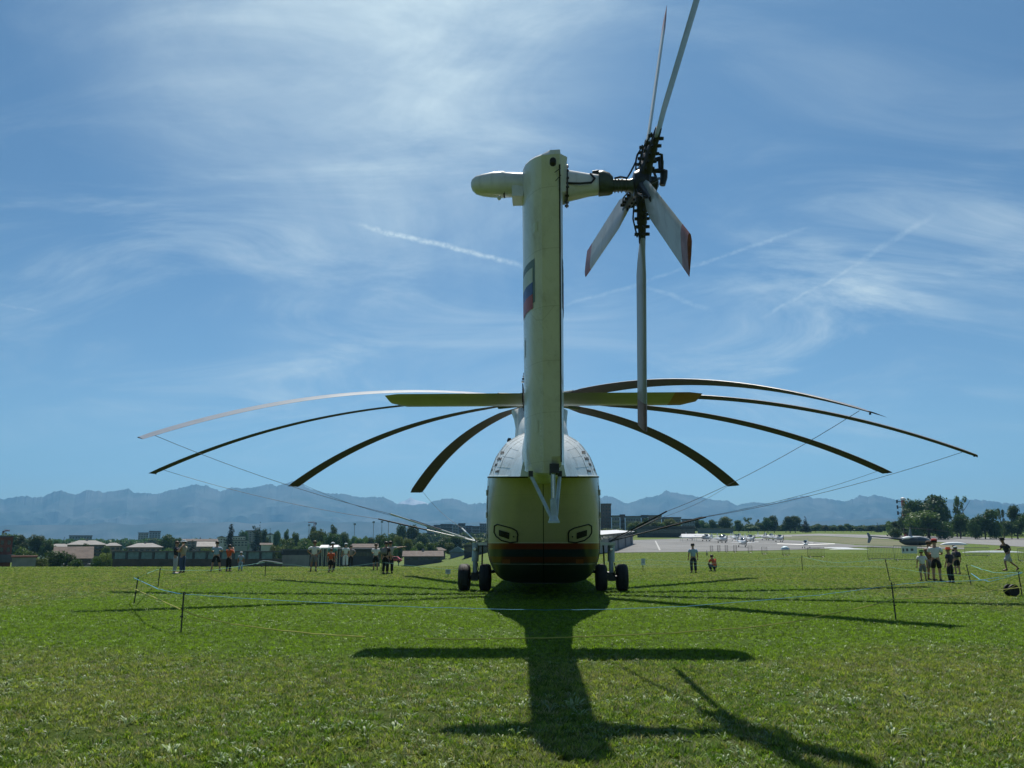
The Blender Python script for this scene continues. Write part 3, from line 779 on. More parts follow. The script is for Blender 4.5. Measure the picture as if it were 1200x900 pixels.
mb = MB(); mb.tube([hl(662, 214.5, GY - .25), hl(680, 215, GY - .27), hl(693, 214, GY - .24), hl(697, 209, GY - .2), hl(692, 203.5, GY - .14)], .018, 6); mb.build('brake_hose', M_BLACK, heli, smooth=True)
mb = MB(); mb.loft([ring_at(701.5, 202.5, 228.5, GY), ring_at(703, 202, 228.5, GY), ring_at(706, 201.5, 228, GY), ring_at(714, 204, 227.5, GY), ring_at(718, 208, 226, GY)])
mb.loft([ring_at(718, 211, 224, GY), ring_at(730, 211, 223.5, GY), ring_at(738, 211, 224, GY), ring_at(745, 208, 229, GY)])
for pxx in (720, 724, 728, 733): mb.loft([ring_at(pxx, 209.5, 225, GY, 10), ring_at(pxx + 1.2, 209.5, 225, GY, 10)])
mb.build('rotor_shaft', M_OLIVEM, heli, smooth=40)
mb = MB(); mb.loft([ring_at(694, 200.5, 206, GY - .0), ring_at(700, 199.5, 206, GY), ring_at(708, 200, 206, GY), ring_at(715, 204, 208, GY)]); mb.build('shaft_cowl', M_DARKM, heli)

# --- tail rotor: hub with five blades at the bearings read from the picture
def plan_y(x): return x
TR = empty('tail_rotor', (0, 0, 0)); TR.parent = heli
hub = hl(752, 216, GY)
mb = MB()
mb.lathe([(.10, -.16), (.2, -.13), (.24, -.05), (.24, .09), (.2, .13), (.13, .15), (.12, .24), (.05, .27)], 14, 'x', hub)
mb.build('rotor_head', M_DARKM, TR, smooth=True)
# tip: photo column/row of the outer end centre and its distance
TB = [((779.5, 20), 13.75, 'up'), ((852, -118), 9.6, 'up near'), ((808, 291), 9.85, 'near'), ((687, 314), 16.3, 'far'), ((754, 503), 13.95, 'down')]
PITCHT = [10.5, 6.5, 4, 4, 11.5]   # projected widths in photo pixels for the edge-on blades
for (tp, TY, nm), pt_ in zip(TB, PITCHT):
    tip = hl(tp[0], tp[1], TY); d = (tip - hub); L = d.length; d = d.normalized()
    if nm in ('near', 'far', 'up near', 'up', 'down'): L = min(L, 3.9) if nm not in ('near', 'down') else L
    ax = Vector((1, 0, 0)); cdir = d.cross(ax).normalized(); nrm = cdir.cross(d).normalized()
    if 'up' in nm or nm == 'down':              # feathered blades seen almost edge-on: set the pitch from the width they show
        mid = hub + d * L * .6; vd = (mid - (HI @ Vector((0, 0, CAM_H)))); dep = vd.length; vd.normalize(); best = None
        for k in range(-300, 301):
            c2 = Matrix.Rotation(R(k / 10.0), 3, d) @ cdir; w_ = (c2 - vd * c2.dot(vd)); w_ = (w_ - d * w_.dot(d)).length * .56 / dep * F_PX
            n2 = c2.cross(d).normalized(); n2 = n2 if n2.dot(vd) < 0 else -n2
            e = abs(w_ - pt_ + 1.5) + (3.0 if n2.dot(HI.to_3x3() @ sd) > 0 and nm != 'down' else 0)
            if best is None or e < best[0]: best = (e, k / 10.0)
        pt_ = best[1]
    q = Matrix.Rotation(R(pt_), 3, d); cdir = q @ cdir; nrm = q @ nrm
    mb = MB(); rings = []; mats = [M_TBLADE, M_TIPRED]
    for i, f in enumerate([.21, .24, .30, .36, .5, .7, .885, .89, .98, 1.0] if nm != 'near' else [.06, .08, .11, .2, .5, .7, .885, .89, .98, 1.0]):
        c = hub + d * (L * f); ch = {0: .16, 1: .30, 2: .46}.get(i, .58); th = {0: .10, 1: .09}.get(i, .062)
        if i == 9: c = hub + d * L; 
        ring = []
        for u, v in ((0, 0), (.05, .6), (.2, 1), (.5, .8), (.8, .35), (1, .05), (1, -.05), (.8, -.3), (.5, -.7), (.2, -.9), (.05, -.55)):
            ring.append(c + cdir * ((.35 - u) * ch) + nrm * (v * th * .5))
        rings.append(ring)
    mb.cur = 0; mb.loft(rings[:7]); 
    bl = mb.build('rotor_blade', M_TBLADE, TR, smooth=50)
    mb = MB(); mb.loft(rings[6:]); mb.build('blade_tip', M_TIPRED if nm != 'down' else M_TIPDULL, bl, smooth=50)
    g = MB()                                    # grip, bearing housing, counterweight arm
    g.tube([hub + d * .1, hub + d * .32, hub + d * .36, hub + d * .62, hub + d * .66, hub + d * .95], [.12, .10, .085, .085, .07, .055], 10)
    for r_ in (.3, .42, .55, .68, .8):
        for s_ in (-1, 1):
            c = hub + d * r_ + nrm * (s_ * .075); g.lathe([(.026, -.05), (.03, 0), (.026, .05)], 6, 'x', c)
            c = hub + d * r_ + cdir * (s_ * .08); g.lathe([(.022, -.03), (.026, 0), (.022, .03)], 6, 'y', c)
    g.tube([hub + d * .5 + cdir * .12 + Vector((.02, 0, 0)), hub + d * .45 + cdir * .17 + Vector((.16, 0, 0)), hub + d * .22 + cdir * .14 + Vector((.24, 0, 0))], .024, 6)
    g.tube([hub + d * .3 - nrm * .13, hub + d * .55 - nrm * .15, hub + d * .85 - nrm * .08], .014, 5)
    g.build('blade_grip', M_DARKM, bl, smooth=True)
# pitch links standing off the hub on the outer side, hydraulic line over the shaft
mb = MB(); P = lambda a, b, dY=0: hl(a, b, GY + dY)
mb.tube([P(766, 187.5), P(773, 186), P(774.5, 189), P(774.5, 200)], [.035, .045, .05, .04], 8)
mb.tube([P(762, 200.5), P(774, 200), P(778, 202), P(778, 208), P(776, 217)], [.03, .045, .07, .06, .05], 8)
mb.build('pitch_link', M_DARKM, TR, smooth=True)
mb = MB(); mb.tube([P(720, 209, -.1), P(727, 207.3, -.12), P(735, 208.5, -.12), P(739, 202, -.12), P(745, 190, -.12), P(746.5, 182, -.1), P(749, 178, -.1)], .016, 6)
mb.tube([P(748, 240, -.12), P(752, 228, -.2), P(756, 214, -.2), P(752, 200, -.2)], .014, 6)
mb.build('hydraulic_line', M_BLACK, TR, smooth=True)

# --- stabiliser halves on the fin's leading edge
for sgn in (-1, 1):
    SY0, SY1 = 15.55, 16.95; zs_ = 4.52; x0, x1 = .36, 3.06
    mb = MB(); rings = []
    N = 10
    for i in range(N + 1):
        x = x0 + (x1 - x0) * i / N; f = i / N
        te = SY0; le = SY1
        if i == N: te += .16; le -= .32; x = x1
        r = []
        for u, v in ((0, 0), (.25, .5), (.6, .95), (.85, .8), (1, 0), (.85, -.55), (.6, -.65), (.25, -.3)):
            r.append((sgn * x, te + (le - te) * u - HD, zs_ + v * .10 * (1 if i < N else .45)))
        rings.append(r)
    cut = 9
    mb.loft(rings[:cut]); st = mb.build('stabiliser', M_STABP, heli, smooth=50)
    mb = MB(); mb.loft(rings[cut - 1:]); t_ = mb.build('stabiliser_tip', M_ORANGE if sgn > 0 else M_STABP, st, smooth=50)
    mb = MB(); mb.box((sgn * .345 - .02, 15.5 - HD, 4.34), (sgn * .345 + .04 * sgn, 16.6 - HD, 4.70)); mb.build('root_seal', M_BLACK, st)
    for k in range(4):
        mb = MB(); mb.box((sgn * .345, 15.5 - HD, 4.735 + k * .05), (sgn * (.40 - .012 * k), 15.62 - HD, 4.757 + k * .05)); mb.build('hinge_lug', M_BLACK if k % 2 else M_STEEL, st)
    mb = MB(); mb.tube([(sgn * x, SY1 - HD - .03, zs_ + .055) for x in np.linspace(x0, x1 - .35, 5)], .018, 6); mb.build('leading_edge_strip', M_STEEL, st)

# --- tail bumper
TY_ = 14.55
foot = hl(649, 609, TY_)
mb = MB(); mb.tube([hl(622, 557, TY_ + .3), foot + Vector((-.05, 0, .05))], .032, 8); mb.tube([hl(656, 556, TY_ + .3), foot + Vector((.04, 0, .05))], .032, 8)
mb.build('bumper_brace', M_STRUT, heli, smooth=True)
mb = MB(); mb.tube([hl(648, 552, TY_), hl(648.5, 585, TY_)], .04, 10); mb.tube([hl(648.5, 585, TY_), hl(649, 606, TY_)], .058, 10)
mb.build('bumper_leg', M_STRUT, heli, smooth=True)
mb = MB(); mb.tube([hl(648, 556, TY_ - .05), hl(648.5, 584, TY_ - .05)], .017, 6); mb.build('piston', M_STEEL, heli)
mb = MB(); mb.box((foot.x - .10, foot.y - .12, foot.z - .06), (foot.x + .10, foot.y + .12, foot.z - .02)); mb.lathe([(.075, -.05), (.085, .0), (.06, .07)], 10, 'z', foot)
mb.build('bumper_foot', M_STRUT, heli, smooth=True)
mb = MB(); q = hl(650, 548, 14.42); mb.box((q.x - .09, q.y, q.z - .09), (q.x + .08, q.y + .5, q.z + .07)); mb.build('bumper_socket', M_DARKM, heli)
for pxx in (622, 656): 
    q = hl(pxx, 556, TY_ + .3); mb = MB(); mb.box((q.x - .04, q.y - .05, q.z - .04), (q.x + .04, q.y + .1, q.z + .06)); mb.build('brace_bracket', M_DARKM, heli)

# --- vents in the lower corners of the doors, lower lamps
def door_pt(pxx, pyy, out=.015):
    """point on the rear skin seen through a photo pixel"""
    best = None
    d = HI.to_3x3() @ ray(pxx, pyy); o = HI @ Vector((0, 0, CAM_H))
    for ia in range(-178, 179):
        a = ia / 2.0
        lo, hi = .4, 3.7
        for _ in range(18):
            z = (lo + hi) / 2; x, y, _z = rearpt(a, z); k = (y - o.y) / d.y; zr = o.z + d.z * k
            if zr > z: lo = z
            else: hi = z
        x, y, _z = rearpt(a, z); k = (y - o.y) / d.y; e = abs(o.x + d.x * k - x)
        if best is None or e < best[0]: best = (e, Vector((x, y, z)), a)
    p = best[1]; return p + Vector((math.copysign(out * .5, best[2]), -out, 0))
for sgn in (-1, 1):
    mir = lambda x: x if sgn < 0 else 1272.5 - x
    outl = [(579.5, 616.5), (583, 614.5), (600, 619), (605.5, 622), (607, 627), (606.5, 635), (598, 636), (588, 633.5), (582, 629), (579.3, 624)]
    pts = [door_pt(mir(a_[0] + (b_[0] - a_[0]) * k / 3), a_[1] + (b_[1] - a_[1]) * k / 3, .012) for a_, b_ in zip(outl, outl[1:] + outl[:1]) for k in range(3)]
    mb = MB(); mb.tube(pts + [pts[0]], .022, 6); hatch = mb.build('hatch_outline', M_BLACK, heli, smooth=True)
    q = [(585, 621), (597, 624.5), (597, 632), (585, 628)]
    mb = MB(); v = [door_pt(mir(x), y, .03) for x, y in q]
    grid = [[door_pt(mir(585 + 12 * i / 4), (621 + 3.5 * i / 4) * (1 - j / 2) + (628 + 4 * i / 4) * j / 2, .02) for j in range(3)] for i in range(5)]
    mb.loft(grid, closed=False)
    mb.build('hatch_grille', M_BLACK, hatch)
    mb = MB()
    for k in range(1, 4):
        f = k / 4.0; mb.tube([g_[0].lerp(g_[2], f) + Vector((0, -.012, 0)) for g_ in grid], .007, 4)
    mb.build('grille_slat', M_DARKM, hatch)
    mb = MB(); c = door_pt(mir(602), 629, .02); mb.lathe([(.025, -.02), (.025, .02)], 8, 'y', c); mb.build('latch', M_DARKM, hatch)
    mb = MB(); v = [door_pt(mir(x), y, .02) for x, y in ((589, 655.5), (598, 655.5), (598, 660.5), (589, 660.5))]
    mb.add(v + [p + Vector((0, .06, 0)) for p in v], [(0, 1, 2, 3), (7, 6, 5, 4), (0, 1, 5, 4), (1, 2, 6, 5), (2, 3, 7, 6), (3, 0, 4, 7)])
    mb.build('rear_reflector', M_ORANGE, heli)

# --- main landing gear: twin wheels each side, leg, axle, upper arm
GWY = 31.2 - HD
for sgn in (-1, 1):
    leg = empty('landing_gear', (0, 0, 0)); leg.parent = heli
    xs = (-2.92, -2.15) if sgn < 0 else (2.10, 2.86)
    xm = sum(xs) / 2
    for x in xs:
        yw = GWY + .0
        mb = MB(); prof = [(.26, -.16), (.40, -.205), (.45, -.18), (.48, -.12), (.49, -.06), (.49, -.045), (.478, -.04), (.478, -.03), (.49, -.025), (.49, .025), (.478, .03), (.478, .04), (.49, .045), (.49, .06), (.48, .12), (.45, .18), (.40, .205), (.26, .16)]
        mb.lathe(prof, 32, 'x', (x, yw, .48)); wh = mb.build('tyre', M_RUBBER, leg, smooth=50)
        mb = MB(); mb.lathe([(.27, -.15), (.26, -.10), (.12, -.07), (.1, -.16), (.03, -.18)], 18, 'x', (x, yw, .48)); mb.lathe([(.27, .15), (.26, .10), (.12, .07), (.1, .16), (.03, .18)], 18, 'x', (x, yw, .48))
        mb.build('rim', M_STRUT, wh, smooth=True)
    mb = MB(); mb.tube([(xs[0], GWY, .48), (xs[1], GWY, .48)], .085, 10); mb.box((xm - .13, GWY - .12, .36), (xm + .13, GWY + .12, .66)); mb.build('axle', M_DARKM, leg)
    mb = MB(); mb.tube([(xm, GWY, .6), (xm, GWY + .05, 1.15)], .085, 12); mb.tube([(xm, GWY + .05, 1.05), (xm + .02, GWY + .1, 1.72)], .13, 12); mb.build('shock_strut', M_STRUT, leg, smooth=True)
    mb = MB(); mb.box((min(xm - .12 * sgn, sgn * 1.85), GWY - .18, 1.64), (max(xm + .16 * sgn, sgn * 1.85), GWY + .3, 1.74)); mb.build('upper_arm', M_UPPER, leg)
    mb = MB(); mb.tube([(xm - .28 * sgn, GWY, 1.68), (xm - .26 * sgn, GWY, .95)], .03, 8); mb.tube([(sgn * 1.7, GWY + .3, .7), (xm, GWY, .62)], .06, 8)
    mb.tube([(xm + .1, GWY - .12, 1.0), (xm + .14, GWY - .2, .78), (xm + .04, GWY - .12, .55)], .02, 6); mb.build('brace', M_DARKM, leg, smooth=True)
    mb = MB(); mb.lathe([(.05, -.03), (.075, 0), (.05, .03)], 8, 'y', (xm, GWY - .14, 1.5)); mb.build('hose_clip', M_STEEL, leg); mb = MB(); mb.lathe([(.04, 0), (.05, .05), (.02, .1)], 8, 'z', (xm + .02, GWY, 1.74)); mb.build('eye_bolt', M_STEEL, leg)
mb = MB(); mb.tube([(0, 6.1, .5), (0, 6.1, 1.2)], .12, 10)
mb.build('nose_strut', M_STRUT, heli)
for x in (-.28, .28):
    mb = MB(); mb.lathe([(.2, -.1), (.33, -.13), (.4, -.06), (.4, .06), (.33, .13), (.2, .1)], 20, 'x', (x, 6.1, .4)); mb.build('tyre', M_RUBBER, heli, smooth=50)

# --- tie-down lines from the blade tips to the gear: thin cable, thicker rod at the bottom
WORDS = {0: 'tie-down line from the bright raised left blade to the left gear', 1: 'tie-down line from the bright raised right blade to the right gear',
         2: 'tie-down line from the outermost right blade to the right gear', 3: 'tie-down line from the second lowest right blade to the right gear',
         4: 'tie-down line from the shortest right blade to the right gear', 5: 'tie-down line from the shortest left blade to the left gear',
         6: 'tie-down line from the second shortest left blade to the left gear', 7: 'tie-down line from the lower outer left blade to the left gear'}
for i, (ang, p) in enumerate(ropes):
    sgn = 1 if math.cos(R(ang)) > 0 else -1
    xm = 2.48 if sgn > 0 else -2.535
    base = Vector((xm + .02 * (i - 4), GWY + (.05 if p.y > GWY else -.05), 1.78))
    rt = empty('tie_down_line', (0, 0, 0), 0, WORDS[i], 'tie-down line', 'lines holding the rotor blades down'); rt.matrix_world = HM.copy()
    k = .30 if i != 5 else .18
    mid = base.lerp(p, k); sag = Vector((0, 0, -.10))
    pts = []
    for j in range(13):
        f = j / 12.0; pts.append(mid.lerp(p, f) + Vector((0, 0, -.35 * 4 * f * (1 - f) * .5)))
    mb = MB(); mb.tube(pts, .008, 5); mb.build('cable', M_CABLE, rt)
    mb = MB(); mb.tube([base.lerp(mid, .5), mid], .026, 8); mb.build('rod', M_BLACK if i not in (5, 0) else M_UPPER, rt)
    mb = MB(); mb.tube([base, base.lerp(mid, .5)], .02, 8); mb.build('lower_rod', M_UPPER if sgn < 0 else M_DARKM, rt)
# ------------------------------------------------------------------ buildings
M_GLASSW = mat('window_glass', (0.03, 0.04, 0.05), .12, .2, 1, spec=.8)
M_BRICK = mat('red_brown_brick', (0.20, 0.075, 0.05), .85, .3, 1.2)
M_CONC = mat('grey_concrete', (0.26, 0.26, 0.25), .85, .25, .5)
M_DKCONC = mat('dark_concrete', (0.10, 0.105, 0.11), .8, .25, .5)
M_CREAMW = mat('beige_render', (0.36, 0.30, 0.24), .85, .2, .4)
M_PINKW = mat('pinkish_render', (0.25, 0.20, 0.17), .85, .2, .4)
M_WHITEW = mat('off_white_render', (0.52, 0.54, 0.52), .8, .2, .4)
M_BLUEW = mat('blue_grey_cladding', (0.20, 0.25, 0.30), .7, .25, .4)
M_ROOFT = mat('weathered_brown_tiles', (0.10, 0.072, 0.055), .85, .35, .7, bump=.03, bscale=3)
M_ROOFP = mat('pale_fibre_roof', (0.20, 0.19, 0.175), .7, .25, .5)
M_ROOFD = mat('dark_flat_roof', (0.12, 0.11, 0.12), .8, .3, .5)
M_ROOFW = mat('white_sheet_roof', (0.6, 0.6, 0.59), .45, .1, .5)
M_GREENP = mat('dull_green_panel', (0.30, 0.34, 0.30), .7, .2, .4)
M_TEALP = mat('blue_glass_panel', (0.10, 0.19, 0.24), .25, .3, 1.2, spec=.7)
M_DARKW = mat('dark_boards', (0.05, 0.055, 0.06), .7, .3, .6)
M_BROWNB = mat('brown_boards', (0.09, 0.075, 0.055), .85, .3, .6)
_win = MB(); _win.box((-.5, -.06, -.5), (.5, .04, .5)); WINME = _win.mesh('window', M_GLASSW)
_fr = MB()
for a_, b_ in (((-.5, -.1, -.5), (-.44, -.02, .5)), ((.44, -.1, -.5), (.5, -.02, .5)), ((-.44, -.1, .44), (.44, -.02, .5)), ((-.44, -.1, -.5), (.44, -.02, -.44)), ((-.025, -.095, -.44), (.025, -.02, .44))): _fr.box(a_, b_)
FRME = _fr.mesh('window_frame', M_WHITEW)

def farther(x, Y): return Y * 1.6 + 20 if x < 600 else Y
def building(name, label, cat, xl, xr, ytop, Y, depth, m, yfloor=None, roof='flat', rm=None, eave=None, rows=0, cols=0, wsize=(.6, .55), rot=0.0, group=None, balcony=None, sides=True, rh=None):
    """facade spans photo columns xl..xr at distance Y; its wall top is at photo row `eave` (or ytop), its roof top at ytop"""
    Y = farther(xl, Y)
    A = at(xl, 640, Y); B = at(xr, 640, Y); cx = (A.x + B.x) / 2; wd = (B.x - A.x) * math.cos(math.atan2(cx, Y)); rot = -math.atan2(cx, Y)
    g = min(terrain(A.x, Y), terrain(B.x, Y), terrain(cx, Y + depth)) - .3
    zt = at((xl + xr) / 2, eave if eave else ytop, Y).z; zr = at((xl + xr) / 2, ytop, Y + (depth / 2 if roof != 'flat' else 0)).z
    root = empty(name, (cx, Y, g), rot, label, cat, group)
    h = zt - g; w2 = wd / 2; rm = rm or M_ROOFD
    mb = MB(); mb.box((-w2, 0, 0), (w2, depth, h)); mb.build('wall', m, root)
    mb = MB()
    if roof == 'flat':
        mb.box((-w2 - .25, -.25, h + .004), (w2 + .25, depth + .25, h + max(.3, (zr - zt))))
    elif roof == 'hip':
        r = max(.6, zr - zt); o = .7; ins = min(w2 * .55, depth * .5)
        vs = [(-w2 - o, -o, h + .01), (w2 + o, -o, h + .01), (w2 + o, depth + o, h + .01), (-w2 - o, depth + o, h + .01), (-w2 + ins, depth / 2, h + r), (w2 - ins, depth / 2, h + r)]
        mb.add(vs, [(0, 1, 5, 4), (1, 2, 5), (2, 3, 4, 5), (3, 0, 4), (0, 3, 2, 1)])
    elif roof == 'gable':
        r = max(.6, zr - zt); o = .6
        vs = [(-w2 - o, -o, h + .01), (w2 + o, -o, h + .01), (w2 + o, depth + o, h + .01), (-w2 - o, depth + o, h + .01), (-w2 - o, depth / 2, h + r), (w2 + o, depth / 2, h + r)]
        mb.add(vs, [(0, 1, 5, 4), (2, 3, 4, 5), (1, 2, 5), (3, 0, 4), (0, 3, 2, 1)])
    elif roof == 'gable_front':
        r = max(.6, zr - zt); o = .5
        vs = [(-w2 - o, -o, h + .01), (w2 + o, -o, h + .01), (w2 + o, depth + o, h + .01), (-w2 - o, depth + o, h + .01), (0, -o, h + r), (0, depth + o, h + r)]
        mb.add(vs, [(0, 1, 4), (1, 2, 5, 4), (2, 3, 5), (3, 0, 4, 5), (0, 3, 2, 1)])
    rf = mb.build('roof', rm, root)
    if roof in ('hip', 'gable') and wd > 8:
        mb = MB(); mb.box((-.3, depth * .45, h + .3), (.3, depth * .45 + .6, h + max(.6, zr - zt) + .7)); mb.build('chimney', M_CONC, rf)
    if rows and cols:
        hvis = h * .98; top = h - .35
        span = (yfloor if yfloor else h - .6); dz_ = span / rows
        for r in range(rows):
            for c in range(cols):
                x = -w2 + wd * (c + .5) / cols; z = top - dz_ * (r + .5)
                if z < .8: continue
                o = link('window', WINME, root, (x, -.0, z), None, (wd / cols * wsize[0], 1, dz_ * wsize[1]))
                if Y < 130: link('window_frame', FRME, o)
            if balcony is not None:
                mb = MB(); z = top - dz_ * (r + .96); mb.box((-w2 + .1, -1.2, z), (w2 - .1, -.005, z + .14)); mb.box((-w2 + .1, -1.2, z + .14), (w2 - .1, -1.12, z + dz_ * .36)); mb.build('balcony', balcony, root)
    return root

b = building('brick_building', 'red brick building with a concrete balcony band at the left edge', 'building', -60, 15, 628.5, 98, 14, M_BRICK, eave=629.5, rows=2, cols=9, yfloor=3.0, wsize=(.5, .6))
mb = MB(); mb.box((-6.4, -1.6, 2.4), (6.4, -.01, 4.0)); b_ = mb.build('balcony', M_DKCONC, b); 
building('low_shed', 'low grey shed with a red edged roof beside the brick building', 'shed', 16, 44, 652.2, 96, 5, M_CONC, eave=653.3, rm=M_BRICK)
building('apartment_house', 'beige apartment house with a pale hipped roof and dark balconies', 'house', 79, 124, 633.2, 170, 16, M_CREAMW, eave=638.3, roof='hip', rm=M_ROOFP, rows=3, cols=5, yfloor=3.6, wsize=(.62, .6), balcony=M_DKCONC)
building('apartment_house', 'lower pale roofed wing left of the beige apartment house', 'house', 57, 84, 637.3, 182, 12, M_PINKW, eave=641, roof='hip', rm=M_ROOFP, rows=1, cols=3, yfloor=1.6)
building('apartment_house', 'small hipped house right of the beige apartment house', 'house', 124, 141, 636.2, 190, 12, M_PINKW, eave=639.5, roof='hip', rm=M_ROOFP, rows=2, cols=3, yfloor=3)
building('farmhouse', 'low farmhouse with a big sagging brown tiled roof', 'house', 66, 108, 640.5, 118, 13, M_DKCONC, eave=654.5, roof='gable', rm=M_ROOFT, rows=1, cols=3, yfloor=.9)
building('distant_block', 'distant pale grey flats above the beige apartment house', 'building', 80, 107, 627.3, 480, 15, M_BLUEW, eave=628.6, rows=3, cols=8, yfloor=6)
building('tower_block', 'tall pale grey tower block rising behind the left trees', 'tower block', 161, 173, 624, 560, 18, M_CONC, eave=625, rows=6, cols=4, yfloor=12, wsize=(.5, .5))
building('tower_block', 'right half of the twin tower block with a rooftop plant room', 'tower block', 173.6, 187, 622, 575, 18, M_BLUEW, eave=623.6, rows=6, cols=4, yfloor=12, wsize=(.55, .5))
building('apartment_house', 'wide pinkish house with a pale hipped roof above the dark fence', 'house', 150, 190, 636.4, 196, 14, M_PINKW, eave=641.2, roof='hip', rm=M_ROOFP, rows=1, cols=6, yfloor=2.2)
building('long_house', 'long house with a reddish tiled roof behind the couple', 'house', 214, 254, 631.5, 270, 12, M_PINKW, eave=634, roof='gable', rm=M_ROOFT, rows=2, cols=8, yfloor=3)
building('gable_house', 'pink gabled house behind the couple', 'house', 232, 254, 634.6, 205, 12, M_PINKW, eave=640.5, roof='gable', rm=M_ROOFP, rows=1, cols=4, yfloor=2)
building('white_house', 'small white house left of the dark poplar', 'house', 254, 264, 628, 300, 10, M_WHITEW, eave=630, roof='gable_front', rm=M_ROOFP, rows=2, cols=3, yfloor=3)
building('pale_block', 'pale greenish low block right of the dark poplar', 'building', 262, 290, 632.5, 240, 12, M_GREENP, eave=633.5, rows=2, cols=7, yfloor=2.4)
building('pale_block', 'upper terrace of the pale greenish block', 'building', 272, 287, 628, 262, 12, M_WHITEW, eave=629, rows=1, cols=5, yfloor=1.2)
building('tower_block', 'grey slab block behind the second poplar', 'tower block', 287, 306, 621.5, 330, 14, M_CONC, eave=622.5, rows=6, cols=5, yfloor=7)
building('white_house', 'white gabled house among the trees right of the poplars', 'house', 310, 322, 624.5, 420, 12, M_WHITEW, eave=627, roof='gable_front', rm=M_ROOFP)
building('white_house', 'little red roofed house low among the trees', 'house', 306, 318, 636.2, 215, 8, M_WHITEW, eave=638.5, roof='gable', rm=M_ROOFT)
building('farmhouse', 'low brown roofed barn at the meadow edge left of the helicopter', 'barn', 474, 518, 645.5, 142, 12, M_DKCONC, eave=651.8, roof='gable', rm=M_ROOFT, rows=1, cols=5, yfloor=.8)
building('farmhouse', 'square brown house behind the low barn', 'house', 504, 522, 641.5, 165, 10, M_PINKW, eave=645, roof='hip', rm=M_ROOFT, rows=1, cols=3, yfloor=1.4)
building('teal_shed', 'small teal gabled shed between the barn and the grey shed', 'shed', 528, 545, 640.5, 150, 12, M_BLUEW, eave=647, roof='gable_front', rm=M_TEALP)
building('grey_shed', 'grey open sided shed next to the left wheels', 'shed', 544, 600, 634, 118, 16, M_DARKW, eave=639, roof='gable_front', rm=M_ROOFP, rows=1, cols=4, yfloor=1.3, wsize=(.8, .9))  # solid dark wall colour stands in for the shaded open interior
# terraced apartment complex running behind the helicopter
steps = [(500, 508, 616.5), (508, 516, 615), (516, 530, 614), (530, 537, 614.6), (537, 545, 613.2), (545, 553, 616), (553, 562, 616.5), (562, 571, 613.5), (571, 585, 614)]
for i, (a, b_, t) in enumerate(steps):
    nm = ['leftmost', 'second', 'third', 'fourth', 'fifth', 'sixth', 'seventh', 'eighth', 'last'][i]
    building('terraced_block', '%s stepped block of the dark terraced flats left of the helicopter' % nm, 'apartment block', a, b_ - .15, t, 395 + (i % 3) * 5, 14, (M_DKCONC, M_BLUEW)[i % 2], eave=t + .9,
             rows=5, cols=max(2, int((b_ - a) / 3)), yfloor=11, wsize=(.6, .5), group='terraced flats left of the helicopter', balcony=M_CONC)
building('tower_block', 'dark brown tower block just right of the hull', 'tower block', 699, 717, 590, 400, 18, mat('tower_brown', (0.12, 0.09, 0.085), .85, .25, .3), eave=591, rows=9, cols=5, yfloor=15, wsize=(.5, .4))
rs = [(717.5, 727, 604), (727.5, 733, 602.8), (733.5, 752, 604.6), (752.5, 760, 603.5), (760.5, 776, 603.6), (776.5, 799, 606)]
for i, (a, b_, t) in enumerate(rs):
    nm = ['nearest the tower', 'narrow raised', 'brown topped', 'short', 'long dark', 'rightmost'][i]
    building('terraced_block', '%s part of the long flats right of the helicopter' % nm, 'apartment block', a, b_, t, 390 + (i % 2) * 6, 14, (M_BLUEW, M_PINKW, M_BLUEW)[i % 3], eave=t + 1.1,
             rows=5, cols=max(2, int((b_ - a) / 3)), yfloor=12, wsize=(.62, .5), group='terraced flats right of the helicopter', balcony=M_CONC, rm=M_ROOFD)
building('distant_block', 'small blue grey block beyond the yellowish trees', 'building', 800, 815, 608, 420, 12, M_BLUEW, eave=609, rows=3, cols=5, yfloor=6)
building('terminal', 'long dark glass airfield building behind the apron', 'building', 747, 815, 616.5, 330, 14, M_DARKW, eave=618, rows=2, cols=14, yfloor=4.5, wsize=(.8, .7), rm=M_DKCONC)
building('grey_hangar', 'low grey hangar with a pale roof at the far side of the apron', 'hangar', 818, 860, 619.0, 440, 16, M_BLUEW, eave=620.4, rm=M_ROOFP, rows=1, cols=8, yfloor=3, wsize=(.7, .8))

